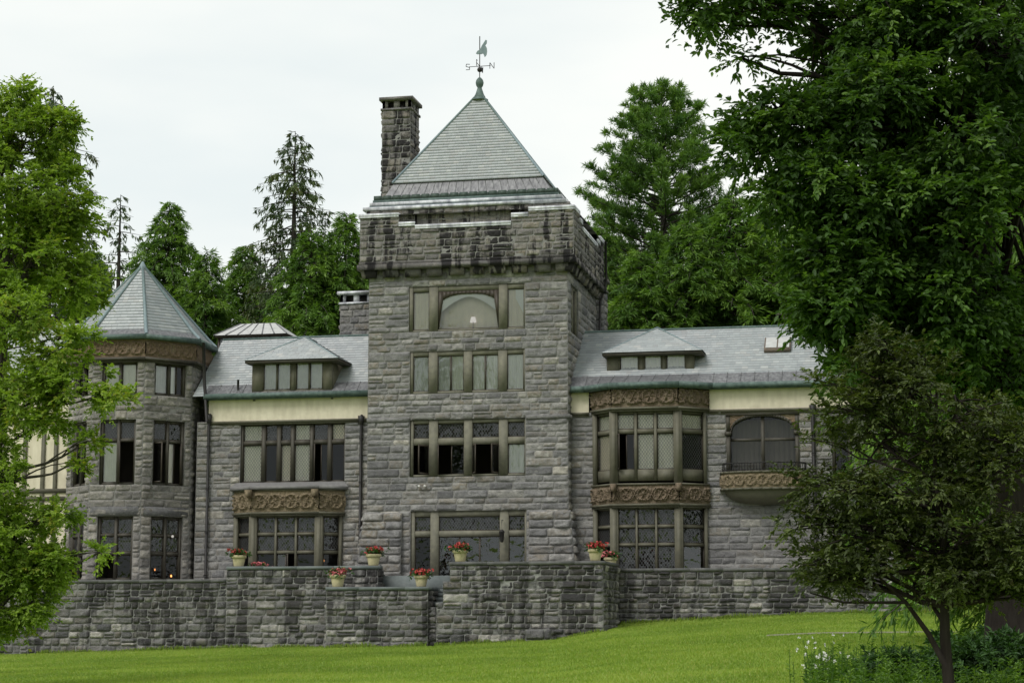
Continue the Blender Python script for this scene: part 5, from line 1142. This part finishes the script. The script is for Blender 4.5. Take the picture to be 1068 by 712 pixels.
broadleaf('small_tree', 'small dark tree with olive bronze leaves in layered branches on the lawn', (xb, 24, zb_), pt3(975, 400, 24),
    [B(922, 362, 24, 26, 22, .5, 20), B(905, 392, 24, 36, 22, .6, 26), B(858, 404, 24, 30, 8, .4, 9), B(960, 400, 24, 50, 36, .8, 60), B(880, 430, 24, 52, 22, .7, 44), B(1000, 432, 24, 52, 44, .9, 66), B(858, 465, 24, 40, 13, .5, 16), B(920, 470, 24, 60, 28, .9, 64), B(1050, 480, 24, 54, 50, 1., 76), B(832, 503, 24, 34, 10, .5, 12), B(895, 512, 24, 56, 22, .8, 42), B(980, 510, 24, 64, 34, 1., 84), B(840, 542, 24, 42, 11, .5, 14), B(905, 556, 24, 60, 24, .8, 48), B(985, 560, 24, 70, 30, 1., 84), B(1062, 560, 24, 50, 44, 1., 70), B(858, 580, 24, 44, 12, .6, 18), B(920, 598, 24, 60, 20, .8, 46), B(1010, 602, 24, 64, 24, .9, 64), B(868, 604, 24, 40, 12, .5, 16), B(1080, 612, 24, 44, 24, .8, 40)],
    rng, 'leaf_bronze', 'bark_dark', .085, .30, 7, 10, .068, .031, tone=(.5, .22), droop=.16, gap=.425, flat=.8, limb_r=.5,
    stems=[([pt3(990, 700, 24), pt3(968, 660, 23.9), pt3(945, 628, 23.8), pt3(915, 600, 23.7)], .045, .015), ([pt3(985, 650, 24), pt3(962, 615, 24.1), pt3(930, 585, 24.2)], .03, .012), ([pt3(945, 628, 23.8), pt3(880, 628, 23.7), pt3(845, 618, 23.6)], .02, .008)])

# ------------------------------------------------------------------ flower pots
def pot_at(u, Y, z, label, k, sc=1., petal='petal_red'):
    x = pX(u, Y, 590); root = empty('flower_pot', (x, Y, z)); tag(root, label, 'flower pot', 'potted red flowers along the terrace')
    sc *= .9; r = .33 * sc; h = .50 * sc; b = MB(); b.lathe((x, Y, z), [(0, 0), (r * .62, 0), (r * .66, .03), (r * .86, h * .72), (r * .84, h * .74), (r, h * .76), (r * 1.03, h * .8), (r * 1.03, h * .95), (r, h), (r * .9, h), (r * .88, h * .9), (0, h * .88)], 20); b.build('pot_body', M['pot'], root, True)
    rn = np.random.default_rng(50 + k); n = 46; C = np.stack([x + rn.normal(scale=r * .52, size=n), Y + rn.normal(scale=r * .52, size=n), z + h + rn.uniform(-.02, .2, n) * sc], -1); O = unit(C - np.array((x, Y, z + h * .6)))
    b = MB(); clump_leaves(b, C, O, rn, .13, 4, 3, .09, .07, .3, LEAF6, .4, (.4, .2)); b.build('leaves', M['leaf_shrub'], root)
    b = MB(); n = int(rn.integers(30, 52)); off = rn.normal(scale=r * .18, size=2); C = np.stack([x + off[0] + rn.normal(scale=r * .55, size=n), Y + off[1] + rn.normal(scale=r * .55, size=n), z + h + rn.uniform(.02, .26, n) * sc], -1); O = unit(C - np.array((x, Y, z + h * .5)))
    d = unit(rn.normal(size=(n, 7, 3)) + O[:, None, :] * .5); put_leaves(b, (C[:, None, :] + d * .02).reshape(-1, 3), d.reshape(-1, 3), (O[:, None, :] + rn.normal(scale=.6, size=d.shape)).reshape(-1, 3), np.full(n * 7, .075), np.full(n * 7, .07), rn.uniform(0, 1, (n * 7, 3)), LEAF6)
    b.build('flowers', M[petal], root)
pots = [(249, YB - .22, TOPB, 'red flower pot at the left end of the terrace wall before the left bay', 1., 'petal_red'), (268.5, YB + .55, TER - .1, 'pink flower pot sunk behind the terrace wall under the left bay window', .95, 'petal_pink'), (352.5, YC + .35, TOPC, 'pink-red flower pot at the left end of the bluestone-topped stair block', 1.05, 'petal_pink'), (389.5, YB - .2, TOPB, 'red flower pot at the foot of the tower, left of the door', 1.02, 'petal_red'), (439.5, YC + .4, TOPC, 'red flower pot beside the top of the steps', .95, 'petal_red'), (480, YD + .2, TOPD, 'dark red flower pot before the tower door', 1., 'petal_red'), (621, YD + .22, TOPD, 'bright red flower pot on the right front corner of the terrace wall', .98, 'petal_red'), (637, YE - .5, TOPD - .18, 'pink flower pot behind the right corner of the terrace wall', .9, 'petal_pink')]
for k, (u, Y, z, lb_, sc, pt_) in enumerate(pots): pot_at(u, Y, z, lb_, k, sc, pt_)

# ------------------------------------------------------------------ lamps seen in the windows
def lamp_globe(u, v, Y, ceil, label):
    x, z = px(u, v, Y); root = empty('hanging_lamp', (x, Y, z)); tag(root, label, 'lamp', 'small white lamps glowing in the windows')
    b = MB(); b.lathe((x, Y, z), [(0, -.06), (.042, -.042), (.06, 0), (.042, .042), (0, .06)], 10); b.build('lamp_shade', M['lampglow'], root, True)
    b = MB(); b.tube([(x, Y, z + .08), (x, Y, ceil)], .012, 4); b.build('cord', M['iron'], root)
M['lampglow'] = emis('white_lamp', (1, .95, .86), .35)
zce = wz(300, 515)
for u, v, Y, s in ((295, 558, WY - .35, 'left one of the pair of white lamps hanging in the left bay window'), (312, 558, WY - .3, 'right one of the pair of white lamps hanging in the left bay window'), (656, 549, WY - .5, 'white lamp hanging in the middle of the lower right bay window'), (684, 547.5, WY - .5, 'white lamp hanging right of the middle in the lower right bay window'), (119.5, 559, TY - R + .75, 'white lamp hanging in the left lower turret window'), (180, 559, TY - 1.55, 'white lamp hanging in the right lower turret window')): lamp_globe(u, v, Y, zce, s)
def candle(u, v, Y, label):
    x, z = px(u, v, Y); zf = z - .35; root = empty('candle_lamp', (x, Y, zf)); tag(root, label, 'lamp', 'tiny orange lamps glowing in the dark rooms')
    b = MB(); b.lathe((x, Y, zf), [(0, 0), (.09, 0), (.09, .02), (.02, .05), (.02, .27), (.045, .28), (0, .285)], 8); b.build('stem', M['iron'], root); b = MB(); b.lathe((x, Y, z), [(0, -.045), (.034, -.02), (.037, .015), (.015, .06), (0, .075)], 8); b.build('bulb', M['flame'], root, True)
candle(337.5, 584.5, WY + .2, 'tiny orange lamp glowing low in the right side of the left bay window'); candle(178.5, 600.5, TY - 1.4, 'tiny orange lamp low in the right lower turret window'); candle(161.5, 594, TY - 1.6, 'tiny orange lamp at the left side of the right lower turret window')
x, z = px(493.5, 333, T0 + .33); b = MB(); b.lathe((x, T0 + .33, h4[2] + .01), [(0, 0), (.08, 0), (.08, .02), (.03, .06), (.045, .14), (.015, .22), (.015, z - h4[2])], 10)
root = empty('table_lamp', (x, T0 + .33, h4[2])); tag(root, 'white-shaded table lamp on the sill of the arched top tower window', 'lamp'); b.build('lamp_base', M['brick'], root); b = MB(); b.lathe((x, T0 + .33, z), [(.145, -.13), (.09, .1), (0, .1)], 14); b.build('lamp_shade', M['lampglow'], root, True)

# ------------------------------------------------------------------ weeds, shrubs and grass
rn = np.random.default_rng(77)
def tall_plants(spots, mb, ln, wd, hgt, nl, rnx, tone=(.5, .2)):
    for x, y in spots:
        z = gz(x, y); h = hgt * rnx.uniform(.6, 1.25); a = rnx.uniform(0, 6.28); lean = rnx.uniform(0, .18) * h
        s = rnx.uniform(.08, 1, nl); p = np.stack([x + lean * s ** 2 * math.cos(a), y + lean * s ** 2 * math.sin(a), z + h * s], -1); az = rnx.uniform(0, 6.28, nl); d = np.stack([np.cos(az), np.sin(az), rnx.uniform(.1, .9, nl)], -1)
        k = 1.15 - .75 * s; t = np.clip(rnx.normal(tone[0], tone[1]) + .25 * (s - .5) + rnx.normal(0, .12, nl), 0, 1)
        put_leaves(mb, p, d, np.tile(np.array((0, 0, 1.)), (nl, 1)) + rnx.normal(scale=.3, size=(nl, 3)), ln * k * rnx.uniform(.7, 1.2, nl), wd * k, np.stack([t, rnx.uniform(0, 1, nl) * .8, t], -1), LEAF6)
        mb.tube([(x, y, z), (x + lean * .3 * math.cos(a), y + lean * .3 * math.sin(a), z + h * .55), (x + lean * math.cos(a), y + lean * math.sin(a), z + h)], [.008, .006, .003], 4, 0, (.3, .3, .3), False)
b = MB(); sp = []
while len(sp) < 520:
    y = rn.uniform(25, 40); u = rn.uniform(840, 1110); d_ = np.interp(u, [840, 900, 1000, 1110], [.12, .55, .9, 1])
    if rn.uniform() < d_ and vnoise(u * .05, y * .6, 3) > .28: sp.append((pX(u, y, 700), y))
tall_plants(sp, b, .17, .05, .62, 26, rn, (.55, .2)); tag(b.build('undergrowth', M['leaf_weed']), 'dense tall green weeds round the foot of the small bronze tree', 'weeds', kind='stuff')
for u, y, n, h, lab in ((930, 33, 55, .62, 'low dark feathery shrub left of the small tree trunk'), (1032, 31, 140, 1.12, 'large dark shrub right of the small tree trunk'), (1075, 35, 90, 1.25, 'dark shrub at the right edge of the picture')):
    x = pX(u, y, 680); zg = gz(x, y); root = empty('shrub', (x, y, zg)); tag(root, lab, 'shrub', 'shrubs among the weeds')
    C = np.stack([x + rn.normal(scale=.42 * h, size=n), y + rn.normal(scale=.4 * h, size=n), zg + rn.uniform(.1, 1, n) ** .8 * h * .8], -1); O = unit(C - np.array((x, y, zg)))
    m = MB(); clump_leaves(m, C, O, rn, .32, 6, 11, .12, .035, .25, LEAF6, .2, (.4, .22)); m.build('crown', M['leaf_shrub'], root)
    m = MB()
    for c in C[::3]: m.tube([(x + rn.normal(scale=.08), y + rn.normal(scale=.08), zg - .05), ((x + c[0]) / 2, (y + c[1]) / 2, (zg + c[2]) / 2 + .05), tuple(c)], [.014, .01, .005], 4, cap=False)
    m.build('stem', M['bark'], root)
root = None
for k, (u, y) in enumerate(((852, 34), (866, 36.5))):
    x = pX(u, y, 690); zg = gz(x, y); root = empty('wildflower', (x, y, zg)); tag(root, ('white-flowered weed clump at the edge of the lawn, nearest the bottom', 'sparser white-flowered weed just behind the other one')[k], 'wildflower', 'white wildflowers')
    b = MB(); sp = [(x + rn.normal(scale=.22), y + rn.normal(scale=.22)) for _ in range(24 - 8 * k)]; tall_plants(sp, b, .10, .03, .6, 14, rn); b.build('leaves', M['leaf_weed'], root)
    b = MB(); n = 26 - 10 * k; C = np.stack([x + rn.normal(scale=.26, size=n), y + rn.normal(scale=.26, size=n), zg + rn.uniform(.2, .82, n)], -1); d = unit(rn.normal(size=(n, 6, 3)) + np.array((0, -.3, .6))); put_leaves(b, np.repeat(C, 6, 0), d.reshape(-1, 3), rn.normal(size=(n * 6, 3)), np.full(n * 6, .038), np.full(n * 6, .026), rn.uniform(0, 1, (n * 6, 3)), LEAF6); b.build('flowers', M['petal_white'], root)
# mown grass: blades over the part of the lawn in view
n = 330000; y = 28 + 47 * rn.uniform(0, 1, n) ** .75; u = rn.uniform(-30, 1100, n); x = (u - 959) / F * y * 1.02
ok = ~((y > YD - .6) & (x > xC0 - .3)) & ~((y > YA - .15) & (x <= xC0)) | ((y < YE - .1) & (x > xD1 + .2)); ok &= ~((np.abs(y - 59.3) < .5) & (u > 798) & (u < 990)); x, y = x[ok], y[ok]; n = len(x)
z = ground_z(x, y); d = np.stack([rn.normal(scale=.45, size=n), rn.normal(scale=.45, size=n), np.ones(n)], -1); pat = .55 * fbm(x * .5, y * .5, 5, 3) + .45 * fbm(x * .09, y * .16, 8, 2)
b = MB(); put_leaves(b, np.stack([x, y, z], -1), d, np.stack([rn.normal(size=n), -np.ones(n), .3 * np.ones(n)], -1), rn.uniform(.035, .085, n) * (.6 + .8 * pat), np.full(n, .02), np.stack([np.clip(.5 + (pat - .5) * 2.3 + rn.normal(0, .2, n), 0, 1), rn.uniform(0, 1, n), pat], -1), STRIP)
tag(b.build('grass', M['grassblade']), 'short mown bright green grass of the sloping lawn', 'grass', kind='stuff')
n = 9000; tp = rn.uniform(0, 1, n); segs = [((xA0, YA - .12), (xA1, YA - .12)), ((xA1, YB - .58), (xC0, YB - .58)), ((xC0, YC - .1), (xC1, YC - .1)), ((xD0, YD - .1), (xD1, YD - .1)), ((xD1 + .1, YE - .12), (xE1, YE - .12))]
ln_ = np.array([abs(q_[0] - p[0]) for p, q_ in segs]); k = rn.choice(len(segs), n, p=ln_ / ln_.sum()); A = np.array([p for p, q_ in segs])[k]; Bq = np.array([q_ for p, q_ in segs])[k]; xy = A + (Bq - A) * tp[:, None]; xy[:, 1] -= np.abs(rn.normal(scale=.09, size=n)); zz = ground_z(xy[:, 0], xy[:, 1])
b = MB(); put_leaves(b, np.stack([xy[:, 0], xy[:, 1], zz], -1), np.stack([rn.normal(scale=.35, size=n), rn.normal(scale=.35, size=n), np.ones(n)], -1), rn.normal(size=(n, 3)), rn.uniform(.06, .22, n) * (.3 + vnoise(xy[:, 0] * 1.3, xy[:, 1], 4)), np.full(n, .025), np.stack([rn.uniform(0, .8, n), rn.uniform(0, 1, n), tp], -1), STRIP)
tag(b.build('grass', M['grassblade']), 'longer grass tufts left unmown along the foot of the terrace walls', 'grass', kind='stuff')
